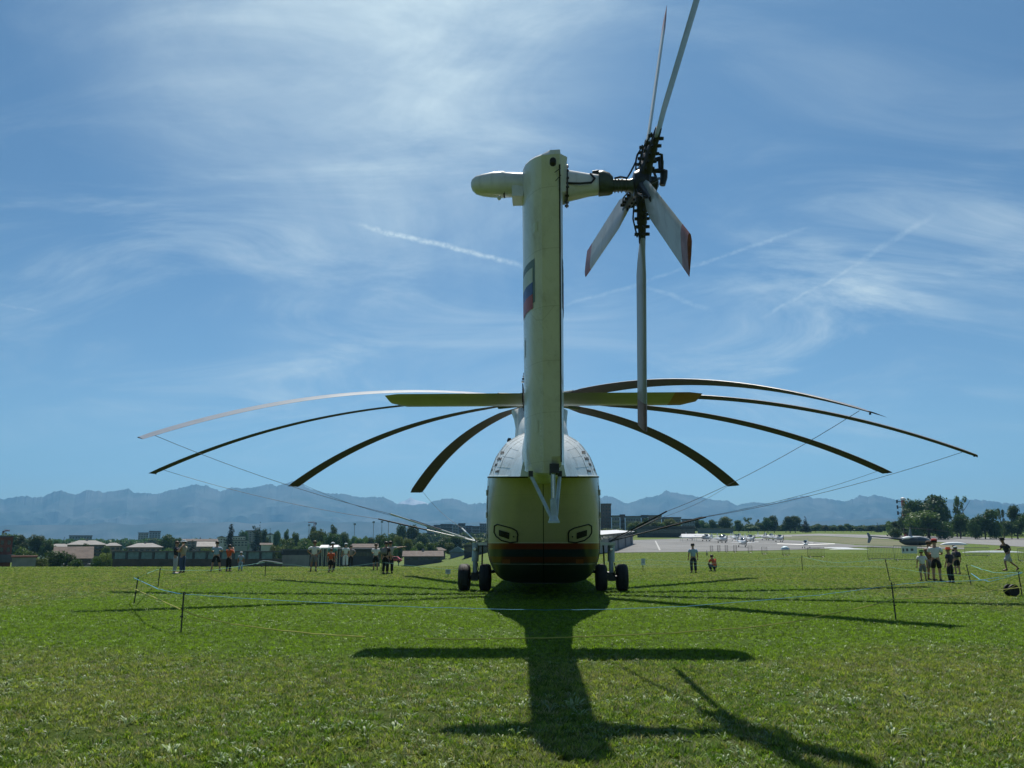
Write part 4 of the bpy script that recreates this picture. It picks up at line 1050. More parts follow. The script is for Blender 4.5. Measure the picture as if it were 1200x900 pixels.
# long white roofed shed seen along its side, right of the hull
def long_shed():
    P0, P1 = at(668, 640, 108), at(742, 640, 232)
    d = (P1 - P0); d.z = 0; L = d.length; d.normalize(); ang = math.atan2(d.y, d.x)
    g = .0
    zt0 = at(690, 629, 120).z
    root = empty('long_shed', (P0.x, P0.y, g), ang, 'long pale shed with a bright white sheet roof beside the apron', 'shed')
    N = 12
    mb = MB(); hh = 3.1; rise = .012
    z1 = at(743, 623, 232).z
    hA, hB = at(668, 629.5, 108).z - g, z1 - g
    mb.add([(0, 0, -1), (L, 0, -1), (L, 9, -1), (0, 9, -1), (0, 0, hA), (L, 0, hB), (L, 9, hB), (0, 9, hA)], [(0, 3, 2, 1), (4, 5, 6, 7), (0, 1, 5, 4), (1, 2, 6, 5), (2, 3, 7, 6), (3, 0, 4, 7)])
    mb.build('wall', M_CONC, root)
    for i in range(N):
        a, b_ = L * i / N, L * (i + 1) / N - .35; ha = hA + (hB - hA) * i / N; hb = hA + (hB - hA) * (i + 1) / N
        mb = MB(); mb.add([(a, -.7, ha + .02), (b_, -.7, hb + .02), (b_, 9.6, hb + .02), (a, 9.6, ha + .02), (a, 4.5, ha + .5), (b_, 4.5, hb + .5)], [(0, 1, 5, 4), (3, 4, 5, 2), (0, 4, 3), (1, 2, 5), (0, 3, 2, 1)])
        mb.build('roof_sheet', M_ROOFW, root)
        if i % 2:
            mb = MB(); mb.box((a + 1.0, -.12, hA * .25), (a + 3.6, .02, ha - .9)); mb.build('door', M_DKCONC, root)
        mb = MB(); mb.box((a + .2, -.08, ha - .7), (b_ - .2, .02, ha - .3)); mb.build('window', M_GLASSW, root)
long_shed()

# glass and board screen wall along the left edge of the meadow
def screen_wall(x0, x1, Y, ytop, yb, label, pane_m, low_m, pw):
    Y = farther(x0, Y)
    A, B = at(x0, ytop, Y), at(x1, ytop, Y); zt, zb = A.z, at(x0, yb, Y).z; g = terrain(A.x, Y) - .2
    root = empty('screen_wall', (A.x, Y, g), 0, label, 'wall'); L = B.x - A.x; h = zt - g; hb = zb - g
    mb = MB(); mb.box((0, 0, 0), (L, .3, hb)); mb.build('lower_boards', low_m, root)
    mb = MB(); mb.box((0, -.12, h - .28), (L, .42, h)); mb.build('coping', M_DKCONC, root)
    n = int(L / pw)
    for i in range(n):
        mb = MB(); mb.box((i * pw + .28, .1, hb + .004), ((i + 1) * pw - .28, .2, h - .285)); mb.build('pane', pane_m, root)
        mb = MB(); mb.box((i * pw - .24, -.05, hb + .003), (i * pw + .24, .35, h - .283)); mb.build('post', M_DARKW, root)
screen_wall(133, 331, 102, 645.6, 655, 'long dark screen wall with blue glass panes above brown boards', M_TEALP, M_BROWNB, 2.9)
screen_wall(331, 363, 104, 643.5, 650.5, 'dark walled section above pale boards right of the glass screen', M_DARKW, M_CONC, 3.0)
building('pavilion', 'long dark pavilion behind the standing visitors', 'building', 363, 446, 643.0, 106, 10, M_DARKW, eave=644.2, rm=M_DKCONC, rows=1, cols=22, yfloor=1.2, wsize=(.75, .75))
building('pavilion_annex', 'small reddish roofed annex on the dark pavilion', 'building', 415, 441, 637.2, 128, 8, M_DKCONC, eave=641.5, roof='gable', rm=M_ROOFT)
# white marquee roof above the pavilion
def marquee(x0, x1, yt, yb, Y, label):
    Y = farther(x0, Y)
    A, B = at(x0, yb, Y), at(x1, yb, Y); zt = at(x0, yt, Y).z; g = terrain(A.x, Y)
    root = empty('marquee', (A.x, Y, g), 0, label, 'marquee'); L = B.x - A.x; h = A.z - g; r = max(.25, zt - A.z)
    mb = MB(); mb.add([(0, 0, h), (L, 0, h), (L, 3, h), (0, 3, h), (.2, 1.5, h + r), (L - .2, 1.5, h + r)], [(0, 1, 5, 4), (2, 3, 4, 5), (0, 4, 3), (1, 2, 5), (0, 3, 2, 1)])
    mb.box((0, -.02, h - .25), (L, .02, h - .003)); mb.build('canopy', mat('white_canvas', (.8, .8, .8), .7, .1, 1), root)
    for x in (.1, L / 2, L - .1):
        for y in (.1, 2.9): mb = MB(); mb.box((x - .04, y - .04, 0), (x + .04, y + .04, h - .26)); mb.build('pole', M_STEEL, root)
marquee(373.5, 384.5, 638.6, 641.6, 103, 'white canvas marquee above the grey shirted man')
marquee(386.5, 396, 638.6, 641.0, 103, 'smaller white canvas marquee right of the first')
marquee(799, 833, 625.6, 629.4, 262, 'row of pale blue white sun tents on the far apron')

# ------------------------------------------------------------------ poles, cranes, radio mast
def light_mast(x, ytop, Y, label):
    Y = farther(x, Y); p = onground(x, Y); zt = at(x, ytop, Y).z - p.z
    r = empty('floodlight_mast', p, 0, label, 'light mast', 'floodlight masts of the sports ground')
    mb = MB(); mb.tube([(0, 0, 0), (0, 0, zt)], [.22, .12], 8); mb.build('pole', M_CONC, r)
    mb = MB(); mb.box((-.7, -.15, zt - .2), (.7, .15, zt + .9)); mb.build('lamp_head', M_BLUEW, r)
light_mast(414.2, 615, 300, 'leftmost slim floodlight mast, standing apart above the tree line')
light_mast(436.6, 612.6, 300, 'floodlight mast at the left of the close trio')
light_mast(446.4, 612.2, 300, 'floodlight mast in the middle of the close trio')
light_mast(454.2, 611.8, 300, 'floodlight mast at the right of the close trio')
light_mast(360.5, 616, 320, 'short floodlight mast under the crane jib')
def tower_crane(x, ytop, Y, jib, label, up=0.0):
    Y = farther(x, Y); p = onground(x, Y); zt = at(x, ytop, Y).z - p.z
    r = empty('tower_crane', p, 0, label, 'crane')
    mb = MB(); 
    for sx in (-.6, .6):
        for sy in (-.6, .6): mb.tube([(sx, sy, 0), (sx, sy, zt)], .12, 4)
    k = 0
    while k < zt - 2: mb.tube([(-.6, -.6, k), (.6, -.6, k + 2)], .08, 4); mb.tube([(.6, .6, k), (-.6, .6, k + 2)], .08, 4); k += 2
    M_CR = mat('faded_crane_red', (.30, .10, .08), .6, .3, 1)
    mb.build('mast', M_CR, r)
    mb = MB(); e = Vector((-jib * math.cos(R(up)), 0, jib * math.sin(R(up))))
    for o in ((0, -.5, 0), (0, .5, 0), (0, 0, .9)): mb.tube([Vector((0, 0, zt)) + Vector(o), Vector((0, 0, zt)) + e + Vector(o) * .4], .12, 4)
    for i in range(14):
        a = Vector((0, 0, zt)) + e * (i / 14); b_ = Vector((0, 0, zt + .9)) + e * ((i + .5) / 14); mb.tube([a, b_, Vector((0, 0, zt)) + e * ((i + 1) / 14)], .07, 4)
    mb.build('jib', M_CR, r)
    mb = MB(); mb.tube([(0, 0, zt), (jib * .28, 0, zt - jib * .05 * (up > 0))], .35, 5); mb.box((jib * .2, -.6, zt - 1.6), (jib * .3, .6, zt)); mb.build('counter_jib', M_DARKW, r)
tower_crane(367, 612.6, 420, 5.5, 'tower crane with a short reddish jib poking over the tree line')
tower_crane(1.5, 622.5, 300, -3.2, 'slanted crane jib at the left edge above the trees', 0)
o = tower_crane(-1.0, 624, 330, -4.6, 'red crane jib rising steeply at the left edge', 50) if False else None

def radio_mast(x, ytop, Y):
    p = onground(x, Y); H = at(x, ytop, Y).z - p.z
    r = empty('radar_mast', p, 0, 'red and white banded mast at the left edge of the tall tree clump', 'mast')
    Mr, Mw = mat('mast_red', (.55, .10, .07), .5, .15, 1), mat('mast_white', (.8, .8, .78), .5, .1, 1)
    n = 7
    for i in range(n):
        z0, z1 = H * i / n, H * (i + 1) / n - .01
        mb = MB(); mb.lathe([(.75, z0), (.75, z1)], 10); mb.build('mast_band', Mr if i % 2 == 0 else Mw, r)
    for k, z in enumerate((.97, .82, .66)):
        mb = MB(); mb.tube([(-2.4, 0, H * z), (2.0, 0, H * z)], .16, 5); mb.tube([(-2.4, 0, H * z - .7), (-2.4, 0, H * z + .7)], .3, 6); mb.build('antenna_arm', M_DARKM, r)
    mb = MB(); mb.lathe([(.3, H), (1.0, H + .15), (.9, H + .9), (.2, H + 1.2)], 10); mb.build('lamp_head', Mw, r)
radio_mast(1062, 586.5, 330)

# ------------------------------------------------------------------ trees
def leaf_mat(name, c1, c2):
    m = bpy.data.materials.new(name); m.use_nodes = True; t = NT(m.node_tree); b = m.node_tree.nodes['Principled BSDF']
    tc = t.n('ShaderNodeTexCoord'); n1 = t.n('ShaderNodeTexNoise', ins={0: tc.outputs['Object'], 'Scale': .9, 'Detail': 4.0})
    oi = t.n('ShaderNodeObjectInfo')
    c = t.mix(t.ss(n1.outputs[0], .35, .65), c4(c1), c4(c2))
    hs = t.n('ShaderNodeHueSaturation', ins={4: c, 0: t.m('ADD', .48, t.m('MULTIPLY', oi.outputs['Random'], .045)), 2: t.m('ADD', .7, t.m('MULTIPLY', oi.outputs['Random'], .6))})
    t.set(b.inputs['Base Color'], hs.outputs[0]); b.inputs['Roughness'].default_value = .55; b.inputs['Specular IOR Level'].default_value = .3
    tr = t.n('ShaderNodeBsdfTranslucent', ins={0: hs.outputs[0]}); mx = t.n('ShaderNodeMixShader', ins={0: .35, 1: b.outputs[0], 2: tr.outputs[0]})
    t.set(m.node_tree.nodes['Material Output'].inputs[0], mx.outputs[0]); return m
LEAFS = {'dark': leaf_mat('dark_foliage', (.040, .080, .014), (.075, .125, .022)), 'mid': leaf_mat('green_foliage', (.07, .125, .018), (.115, .17, .03)),
         'light': leaf_mat('yellow_green_foliage', (.12, .155, .03), (.16, .19, .045)), 'conifer': leaf_mat('conifer_needles', (.018, .036, .016), (.03, .055, .02))}
M_BARK = mat('bark', (.09, .07, .05), .9, .3, 3, bump=.02)
def crown_mesh(name, shape, n, lsz, seed):
    rng = np.random.default_rng(seed)
    if shape == 'round':
        cl = []
        for i in range(16):
            a = rng.uniform(0, 6.28); r = rng.uniform(.0, .30); z = rng.uniform(.34, .84); cl.append((r * math.cos(a) * (1.2 - z * .5), r * math.sin(a) * (1.2 - z * .5), z, rng.uniform(.13, .22)))
    elif shape == 'tall':
        cl = [(rng.normal(0, .09), rng.normal(0, .09), z, rng.uniform(.10, .17)) for z in np.linspace(.2, .86, 15)]
    elif shape == 'poplar':
        cl = [(rng.normal(0, .03), rng.normal(0, .03), z, .10 * math.sin(min(1, (1.04 - z) * 2.2 + .15) * 1.5)) for z in np.linspace(.08, .95, 14)]
    elif shape == 'conifer':
        cl = []
        for z in np.linspace(.10, .97, 15):
            R0 = .27 * (1.03 - z)
            for k in range(5 if z < .75 else 2):
                a = rng.uniform(0, 6.28); cl.append((R0 * .75 * math.cos(a), R0 * .75 * math.sin(a), z - .02 * k * .3, max(.03, R0 * .55)))
    elif shape == 'bush':
        cl = [(rng.uniform(-.38, .38), rng.uniform(-.3, .3), rng.uniform(.2, .7), rng.uniform(.18, .30)) for _ in range(12)]
    elif shape == 'airy':
        cl = []
        for i in range(13):
            a = rng.uniform(0, 6.28); r = rng.uniform(.08, .34); z = rng.uniform(.4, .9); cl.append((r * math.cos(a), r * math.sin(a), z, rng.uniform(.06, .12)))
    cl = np.array(cl); wgt = cl[:, 3] ** 2; idx = rng.choice(len(cl), n, p=wgt / wgt.sum())
    d = rng.normal(size=(n, 3)); d /= np.linalg.norm(d, axis=1)[:, None]
    rad = cl[idx, 3] * rng.uniform(.55, 1.12, n) ; flat = .8 if shape != 'conifer' else .5
    c = cl[idx, :3] + d * rad[:, None] * np.array([1, 1, flat])
    c[:, 2] = np.clip(c[:, 2], .03, 1.0)
    nr = d + rng.normal(size=(n, 3)) * .55; nr /= np.linalg.norm(nr, axis=1)[:, None]
    t = np.cross(nr, rng.normal(size=(n, 3))); t /= np.linalg.norm(t, axis=1)[:, None]; u = np.cross(nr, t)
    s = lsz * rng.uniform(.6, 1.4, n)[:, None]
    V = np.stack([c + t * s, c + u * s * .55, c - t * s, c - u * s * .55 + nr * s * .2], 1).reshape(-1, 3)
    me = bpy.data.meshes.new(name); me.vertices.add(4 * n); me.vertices.foreach_set('co', V.ravel())
    me.loops.add(4 * n); me.loops.foreach_set('vertex_index', np.arange(4 * n)); me.polygons.add(n)
    me.polygons.foreach_set('loop_start', np.arange(0, 4 * n, 4)); me.polygons.foreach_set('loop_total', np.full(n, 4)); me.update()
    me.materials.append(LEAFS['mid']); return me, cl
def trunk_mesh(name, cl, seed, r0=.022):
    rng = random.Random(seed); mb = MB(); top = max(c[2] for c in cl) * .92
    mb.tube([(0, 0, -.02), (.006, 0, top * .35), (-.006, .005, top * .7), (0, 0, top)], [r0, r0 * .75, r0 * .45, r0 * .15], 8)
    for c in cl[:10]:
        z0 = max(.12, c[2] * .55); mb.tube([(0, 0, z0), (c[0] * .55, c[1] * .55, (z0 + c[2]) / 2), (c[0], c[1], c[2])], [r0 * .4, r0 * .25, r0 * .1], 5)
    return mb.mesh(name, M_BARK)
PROTO = {}
for sh, n, l in (('round', 5200, .027), ('tall', 4000, .023), ('poplar', 2600, .016), ('conifer', 3400, .020), ('bush', 2400, .040), ('airy', 1700, .022)):
    PROTO[sh] = []
    for k in range(3 if sh in ('round', 'bush') else 2):
        cm, cl = crown_mesh('crown', sh, n, l, 11 + k + len(sh)); PROTO[sh].append((cm, trunk_mesh('trunk', cl, k)))
KN = {'round': 'broadleaf_tree', 'tall': 'broadleaf_tree', 'poplar': 'poplar_tree', 'conifer': 'conifer_tree', 'bush': 'shrub', 'airy': 'broadleaf_tree'}
_tr = random.Random(4)
def tree(x, ytop, wpx, Y, shape, tone, label, group=None, ybase=None, sink=0):
    Y = farther(x, Y); p = onground(x, Y)
    if ybase is not None: p.z = min(p.z, at(x, ybase, Y).z)
    H = at(x, ytop, Y).z - p.z; Wd = wpx / F_PX * Y
    natural = {'round': .82, 'tall': .52, 'poplar': .26, 'conifer': .5, 'bush': 1.1, 'airy': .85}[shape]
    cm, tm = PROTO[shape][_tr.randrange(len(PROTO[shape]))]
    rz = _tr.uniform(0, 6.28); sx = Wd / natural
    r = empty(KN[shape], p, rz, label, 'shrub' if shape == 'bush' else 'tree', group)
    link('trunk', tm, r, scale=(H * .8 + sx * .2, H * .8 + sx * .2, H))
    c = link('crown', cm, r, scale=(sx, sx, H / .98), m=LEAFS[tone])
    c.material_slots[0].link = 'OBJECT'; c.material_slots[0].material = LEAFS[tone]
    return r
G1, G2, G3, G4 = 'trees behind the left houses', 'trees along the middle left skyline', 'trees on the right skyline', 'hedge trees along the far right horizon'
TREES = [
 (8, 625.5, 30, 190, 'round', 'dark', 'broad tree directly behind the brick building', G1), (22, 626, 18, 170, 'round', 'dark', 'tree standing at the right corner of the brick building', G1),
 (24, 636, 22, 130, 'bush', 'mid', 'paler bush at the foot of the brick building', G1), (42, 627, 24, 180, 'round', 'dark', 'large dark round tree between brick building and farmhouse', G1),
 (53, 628.5, 20, 175, 'round', 'dark', 'dark tree sloping down toward the farmhouse', G1), (34, 641, 20, 125, 'bush', 'mid', 'mid green bush above the low shed', G1),
 (64, 632.5, 9, 210, 'tall', 'dark', 'narrow tree left of the distant flats', G1), (73, 629.8, 7, 260, 'conifer', 'conifer', 'tiny pointed fir left of the distant flats', G1),
 (64, 643, 26, 108, 'bush', 'dark', 'big dark shrub in front of the sagging tiled roof', G1), (80, 645, 14, 109, 'bush', 'dark', 'shrub overlapping the left of the tiled roof', G1), (48, 652, 16, 100, 'bush', 'mid', 'low bush by the white van', G1),
 (113, 648.5, 14, 105, 'bush', 'mid', 'leafy shrub right of the farmhouse gable', G1), (122, 645.5, 16, 106, 'bush', 'light', 'yellowish shrub left of the dark screen wall', G1), (130, 648, 12, 107, 'bush', 'mid', 'shrub touching the left end of the screen wall', G1),
 (132, 632, 14, 260, 'round', 'dark', 'tree above the small hipped house', G1), (140, 632.5, 8, 250, 'conifer', 'conifer', 'fir between the hipped houses', G1), (149, 635, 11, 240, 'round', 'dark', 'tree left of the wide pinkish house', G1), (110, 634.5, 6, 260, 'conifer', 'conifer', 'small fir above the beige apartment house', G1),
 (176, 631, 18, 400, 'round', 'dark', 'tree at the foot of the tower blocks', G1), (196, 625.5, 26, 230, 'round', 'dark', 'large round tree right of the tower blocks', G1), (206, 630.5, 14, 220, 'round', 'dark', 'tree just left of the couple', G1), (198, 636, 16, 190, 'bush', 'mid', 'bush beside the wide pinkish house', G1),
 (224, 633, 14, 185, 'conifer', 'conifer', 'broad fir right behind the couple', G1), (258, 638, 9, 190, 'bush', 'dark', 'bush beside the man in light blue', G1),
 (268.5, 614.2, 9.5, 215, 'poplar', 'conifer', 'tall dark poplar above the man in light blue', None), (278, 624, 6, 290, 'conifer', 'conifer', 'small fir right of the tall dark poplar', None), (284, 622, 13, 300, 'round', 'dark', 'tree between the two dark poplars', None),
 (299, 616.5, 11, 220, 'poplar', 'conifer', 'left one of two merged dark cypresses', None), (302.5, 612, 8, 235, 'conifer', 'conifer', 'pointed tip of the merged dark cypresses', None), (309, 620, 10, 240, 'tall', 'dark', 'tree at the right foot of the cypresses', None),
 (315, 619.5, 7, 330, 'conifer', 'conifer', 'small dark fir right of the cypresses', None), (322, 622, 12, 260, 'round', 'dark', 'dark tree in front of the white gabled house', None), (320, 634, 14, 170, 'bush', 'light', 'yellow green bush above the screen wall', None),
 (334.5, 618.5, 8, 230, 'tall', 'dark', 'narrow tree right of the white gabled house', G2), (345, 619, 14, 220, 'round', 'mid', 'rounded tree left of the crane', G2), (336, 627, 20, 190, 'round', 'mid', 'leafy tree above the end of the screen wall', G2),
 (328, 632, 16, 170, 'bush', 'light', 'sunlit bush behind the screen wall', G2), (352, 630, 22, 175, 'round', 'mid', 'leafy tree behind the grey shirted man', G2), (365, 617, 11, 210, 'tall', 'dark', 'dark tree directly under the crane', G2), (372, 621, 22, 205, 'round', 'mid', 'rounded tree right of the crane', G2), (378, 619, 12, 240, 'round', 'dark', 'dark tree between crane and tall tree', G2),
 (389, 613, 11.5, 215, 'tall', 'dark', 'tall columnar tree on the middle left skyline', G2), (389, 625, 24, 180, 'round', 'dark', 'tree below the tall columnar one', G2), (400, 624, 18, 210, 'round', 'dark', 'tree left of the lone floodlight mast', G2), (410, 627.5, 16, 220, 'round', 'mid', 'low tree under the lone floodlight mast', G2), (369, 632, 20, 150, 'bush', 'mid', 'bush behind the marquees', G2),
 (422, 625.5, 20, 200, 'round', 'mid', 'tree right of the lone floodlight mast', G2), (432, 624.5, 18, 210, 'round', 'dark', 'tree left of the mast trio', G2), (446, 626, 18, 190, 'round', 'mid', 'tree below the mast trio', G2), (452, 625, 18, 150, 'round', 'dark', 'dark tree behind the pointing visitor', G2), (454, 628, 22, 135, 'bush', 'dark', 'large dark shrub just behind the pointing visitor', G2),
 (470, 614.5, 14, 260, 'round', 'dark', 'round tree where the tie-down rods cross', G2), (481, 615.5, 20, 255, 'round', 'dark', 'broad dark tree right of the tie-down rods', G2), (494, 620, 22, 250, 'round', 'dark', 'dark tree left of the terraced flats', G2), (462, 622, 18, 220, 'round', 'dark', 'dark tree right of the mast trio', G2),
 (467, 628, 15, 150, 'round', 'light', 'sunlit pale green tree right of the pointing visitor', G2), (478, 631, 16, 155, 'round', 'light', 'second sunlit pale green tree', G2), (491, 631, 22, 160, 'round', 'mid', 'leafy tree above the low barn', G2), (505, 632, 18, 165, 'round', 'mid', 'leafy tree above the square brown house', G2), (516, 628, 24, 200, 'round', 'dark', 'dark tree below the terraced flats', G2), (534, 627, 26, 210, 'round', 'dark', 'dark tree below the right terraced flats', G2),
 (556, 630, 26, 200, 'round', 'mid', 'tree above the grey shed', G2), (575, 630, 24, 205, 'round', 'dark', 'tree half hidden behind the hull', G2), (484, 637, 14, 150, 'bush', 'mid', 'bush left of the barn roof', G2), (528, 636, 16, 160, 'round', 'mid', 'small tree right of the square brown house', G2),
 (88, 650, 16, 104, 'bush', 'dark', 'dark shrub hiding the middle of the tiled roof', G1), (146, 640, 12, 150, 'bush', 'dark', 'dark bush at the left foot of the wide pinkish house', G1), (188, 641, 12, 150, 'bush', 'mid', 'green bush at the right foot of the wide pinkish house', G1),
 (212, 637, 16, 170, 'round', 'dark', 'dark tree directly behind the person in the white cap', G1), (240, 640, 14, 150, 'bush', 'mid', 'bush in front of the pink gabled house', G1), (100, 637, 12, 165, 'round', 'dark', 'dark tree in front of the beige apartment house', G1), (124, 640, 12, 160, 'round', 'mid', 'tree between the beige apartment house and the small hipped one', G1),
 (757, 603.8, 10, 370, 'round', 'dark', 'dark round tree breaking the roof line of the long flats', G3), (752, 608.5, 18, 340, 'round', 'dark', 'dark tree in front of the long flats', G3), (765, 611, 16, 345, 'round', 'dark', 'dark tree beside the yellowish ones', G3), (742, 613, 14, 345, 'round', 'mid', 'tree above the white roofed shed', G3), (727, 617, 16, 330, 'bush', 'mid', 'bush line behind the white roofed shed', G3), (712, 618, 16, 330, 'bush', 'mid', 'bush beside the dark brown tower block', G3),
 (784, 608, 17, 350, 'round', 'light', 'yellow green tree in front of the long flats', G3), (794, 609, 14, 352, 'round', 'light', 'yellow green tree right of its twin', G3), (776, 612, 14, 345, 'round', 'mid', 'mid green tree left of the yellow green ones', G3),
 (818, 605.8, 12, 470, 'round', 'dark', 'dark tree at the left of the far right row', G3), (826, 609, 15, 460, 'round', 'dark', 'second tree of the far right row', G3), (837, 608.5, 14, 470, 'round', 'dark', 'low tree left of the dome shaped one', G3), (851.5, 605, 22, 470, 'round', 'mid', 'dome shaped tree above the grey hangar', G3),
 (866, 609.5, 12, 480, 'tall', 'dark', 'narrow tree right of the dome shaped one', G3), (877, 606, 13, 475, 'airy', 'mid', 'loose airy tree in the far right row', G3), (888, 607, 8, 475, 'airy', 'mid', 'thin wispy tree with gaps', G3), (896, 612, 20, 470, 'round', 'dark', 'low dark tree under the wispy one', G3), (880, 614, 20, 468, 'round', 'dark', 'low dark tree under the airy one', G3),
 (900, 603.5, 14, 465, 'round', 'dark', 'left half of the big twin crowned tree', G3), (907.5, 604, 13, 466, 'tall', 'dark', 'right half of the big twin crowned tree', G3), (926, 601.5, 17, 460, 'round', 'dark', 'big dark tree standing alone by the gap in the row', G3), (932, 605, 15, 462, 'round', 'dark', 'lower right side tree of the lone dark tree', G3), (921, 612, 16, 462, 'round', 'dark', 'low tree at the foot of the lone dark tree', G3),
 (944.5, 605, 11, 460, 'conifer', 'conifer', 'pointed fir right of the lone dark tree', G3), (956, 613.5, 14, 480, 'round', 'dark', 'low tree right of the pointed fir', G3), (967, 614, 12, 480, 'round', 'dark', 'low rounded tree starting the horizon hedge', G3), (976, 616.5, 12, 480, 'round', 'dark', 'small tree in the horizon hedge', G3),
 (988, 615, 13, 480, 'round', 'dark', 'first rounded tree of the far right hedge', G4), (997, 613.2, 14, 482, 'round', 'dark', 'tallest rounded tree of the far right hedge', G4), (1009, 616, 14, 480, 'round', 'dark', 'middle tree of the far right hedge', G4), (1021, 615.5, 15, 478, 'round', 'dark', 'tree right of the hedge middle', G4), (1029, 612.5, 8, 480, 'conifer', 'conifer', 'small pointed fir in the far right hedge', G4), (1037, 614.5, 13, 480, 'round', 'dark', 'hedge tree right of the small fir', G4), (1047, 615, 12, 470, 'round', 'dark', 'last tree of the far right hedge', G4),
 (1051.5, 607.5, 12, 330, 'round', 'dark', 'small round tree left of the banded mast', None),
 (1088, 579, 46, 330, 'round', 'dark', 'biggest tree with a broad dark crown behind the banded mast', 'tall tree clump on the right'), (1073, 585, 26, 325, 'round', 'dark', 'left shoulder tree of the tall clump', 'tall tree clump on the right'), (1102, 579, 30, 328, 'round', 'dark', 'right upper tree of the tall clump', 'tall tree clump on the right'), (1064, 596, 18, 322, 'tall', 'dark', 'tree just below the banded mast', 'tall tree clump on the right'),
 (1126, 580.5, 21, 335, 'airy', 'mid', 'airy see-through tree right of the tall clump', None), (1122, 590, 16, 338, 'airy', 'dark', 'thin tree between the tall clump and the airy one', None), (1090, 599, 48, 300, 'round', 'mid', 'broad low tree in front of the tall clump', 'tall tree clump on the right'), (1074, 603, 24, 298, 'bush', 'mid', 'bush at the left front of the tall clump', 'tall tree clump on the right'), (1108, 606, 24, 296, 'bush', 'dark', 'bush at the right front of the tall clump', 'tall tree clump on the right'),
 (1126, 603, 22, 310, 'round', 'dark', 'low round tree under the airy tree', None), (1155, 596, 36, 300, 'round', 'dark', 'large dark dome shaped tree near the right edge', None), (1143, 606, 18, 298, 'bush', 'dark', 'bush left of the dark dome shaped tree', None), (1168, 607, 18, 298, 'bush', 'dark', 'bush right of the dark dome shaped tree', None), (1177, 595.5, 14, 320, 'airy', 'dark', 'thin crowned tree right of the dark dome shaped tree', None),
 (1193, 592, 18, 305, 'tall', 'dark', 'tree at the right edge of the picture', None), (1186, 607, 22, 300, 'round', 'dark', 'low tree near the right edge', None), (1212, 590, 30, 300, 'round', 'dark', 'tree cut by the right edge', None), (1050, 615, 16, 310, 'bush', 'dark', 'dark bush at the foot of the small round tree', None), (1240, 595, 40, 300, 'round', 'dark', 'tree beyond the right edge', None),
]
for T in TREES: tree(*T[:7], group=T[7])
# far-off continuous wood that closes the horizon behind the separate trees
def wood(x0, x1, top, Y, name, label, tone, h=9, seed=1):
    rng = np.random.default_rng(seed); n = int((x1 - x0) * 70); xs = rng.uniform(x0, x1, n); vs = []; 
    for x in xs:
        p = onground(float(x), Y + float(rng.uniform(0, 30))); zt = at(float(x), top + 2.2 * mn.noise(Vector((float(x) / 7.0, seed, 0))) + 1.0 * mn.noise(Vector((float(x) / 2.5, seed, 3))), p.y).z
        c = Vector((p.x, p.y, zt - abs(float(rng.normal(0, 1))) * (zt - p.z) * .45)); s = float(rng.uniform(.5, 1.1)) * Y / 420
        for k in range(3):
            d = Vector(rng.normal(size=3)).normalized(); vs.append(tuple(c + d * s))
    me = bpy.data.meshes.new(name); me.from_pydata(vs, [], [(3 * i, 3 * i + 1, 3 * i + 2) for i in range(n)]); me.materials.append(LEAFS[tone])
    tag(link(name, me), label, kind='stuff')
wood(-120, 470, 633, 700, 'woodland', 'low wood closing the left horizon behind the houses', 'dark', seed=2)
wood(455, 715, 626, 640, 'woodland', 'low wood behind the barn and terraced flats', 'dark', seed=5)
wood(805, 1130, 617.5, 560, 'woodland', 'distant wood along the right horizon', 'dark', seed=7)
wood(1040, 1300, 612, 350, 'woodland', 'undergrowth below the tall right hand trees', 'dark', seed=8)
# ------------------------------------------------------------------ people
M_SKIN = mat('skin', (.42, .24, .16), .5, .12, 20); M_SKIN2 = mat('tanned_skin', (.30, .16, .10), .5, .12, 20)
M_HAIR = mat('dark_hair', (.03, .02, .015), .6, .3, 30); M_HAIRB = mat('brown_hair', (.10, .055, .03), .6, .3, 30); M_SHOE = mat('dark_shoe', (.05, .045, .04), .6, .3, 20)
def cloth(n, c): return mat('cloth_' + n, c, .85, .18, 7, bump=.004, bscale=40)
CL = dict(navy=cloth('navy', (.03, .03, .055)), black=cloth('black', (.015, .015, .017)), white=cloth('white', (.74, .76, .78)), blue=cloth('light_blue', (.32, .46, .62)), orange=cloth('orange', (.62, .10, .03)),
          grey=cloth('grey', (.22, .22, .22)), denim=cloth('denim', (.06, .09, .17)), beige=cloth('beige', (.42, .36, .28)), teal=cloth('teal', (.10, .28, .27)), red=cloth('red', (.50, .04, .04)), green=cloth('green', (.08, .22, .05)),
          lgrey=cloth('light_grey', (.45, .46, .47)), brown=cloth('brown', (.12, .08, .05)))
POSES = {}
def base_pose():
    return dict(pel=(0, 0, .95), wai=(0, 0, 1.10), che=(0, -.01, 1.32), nek=(0, 0, 1.47), hb=(0, .015, 1.54), hm=(0, .025, 1.63), ht=(0, .01, 1.71),
                sl=(-.17, -.01, 1.40), sr=(.17, -.01, 1.40), el=(-.235, -.02, 1.13), er=(.235, -.02, 1.13), wl=(-.25, .05, .90), wr=(.25, .05, .90),
                hl=(-.09, 0, .90), hr=(.09, 0, .90), kl=(-.105, .015, .50), kr=(.105, .015, .50), al=(-.11, -.03, .09), ar=(.11, -.03, .09), tl=(-.125, .15, .035), tr=(.125, .15, .035))
def P_(**k): d = base_pose(); d.update(k); return d
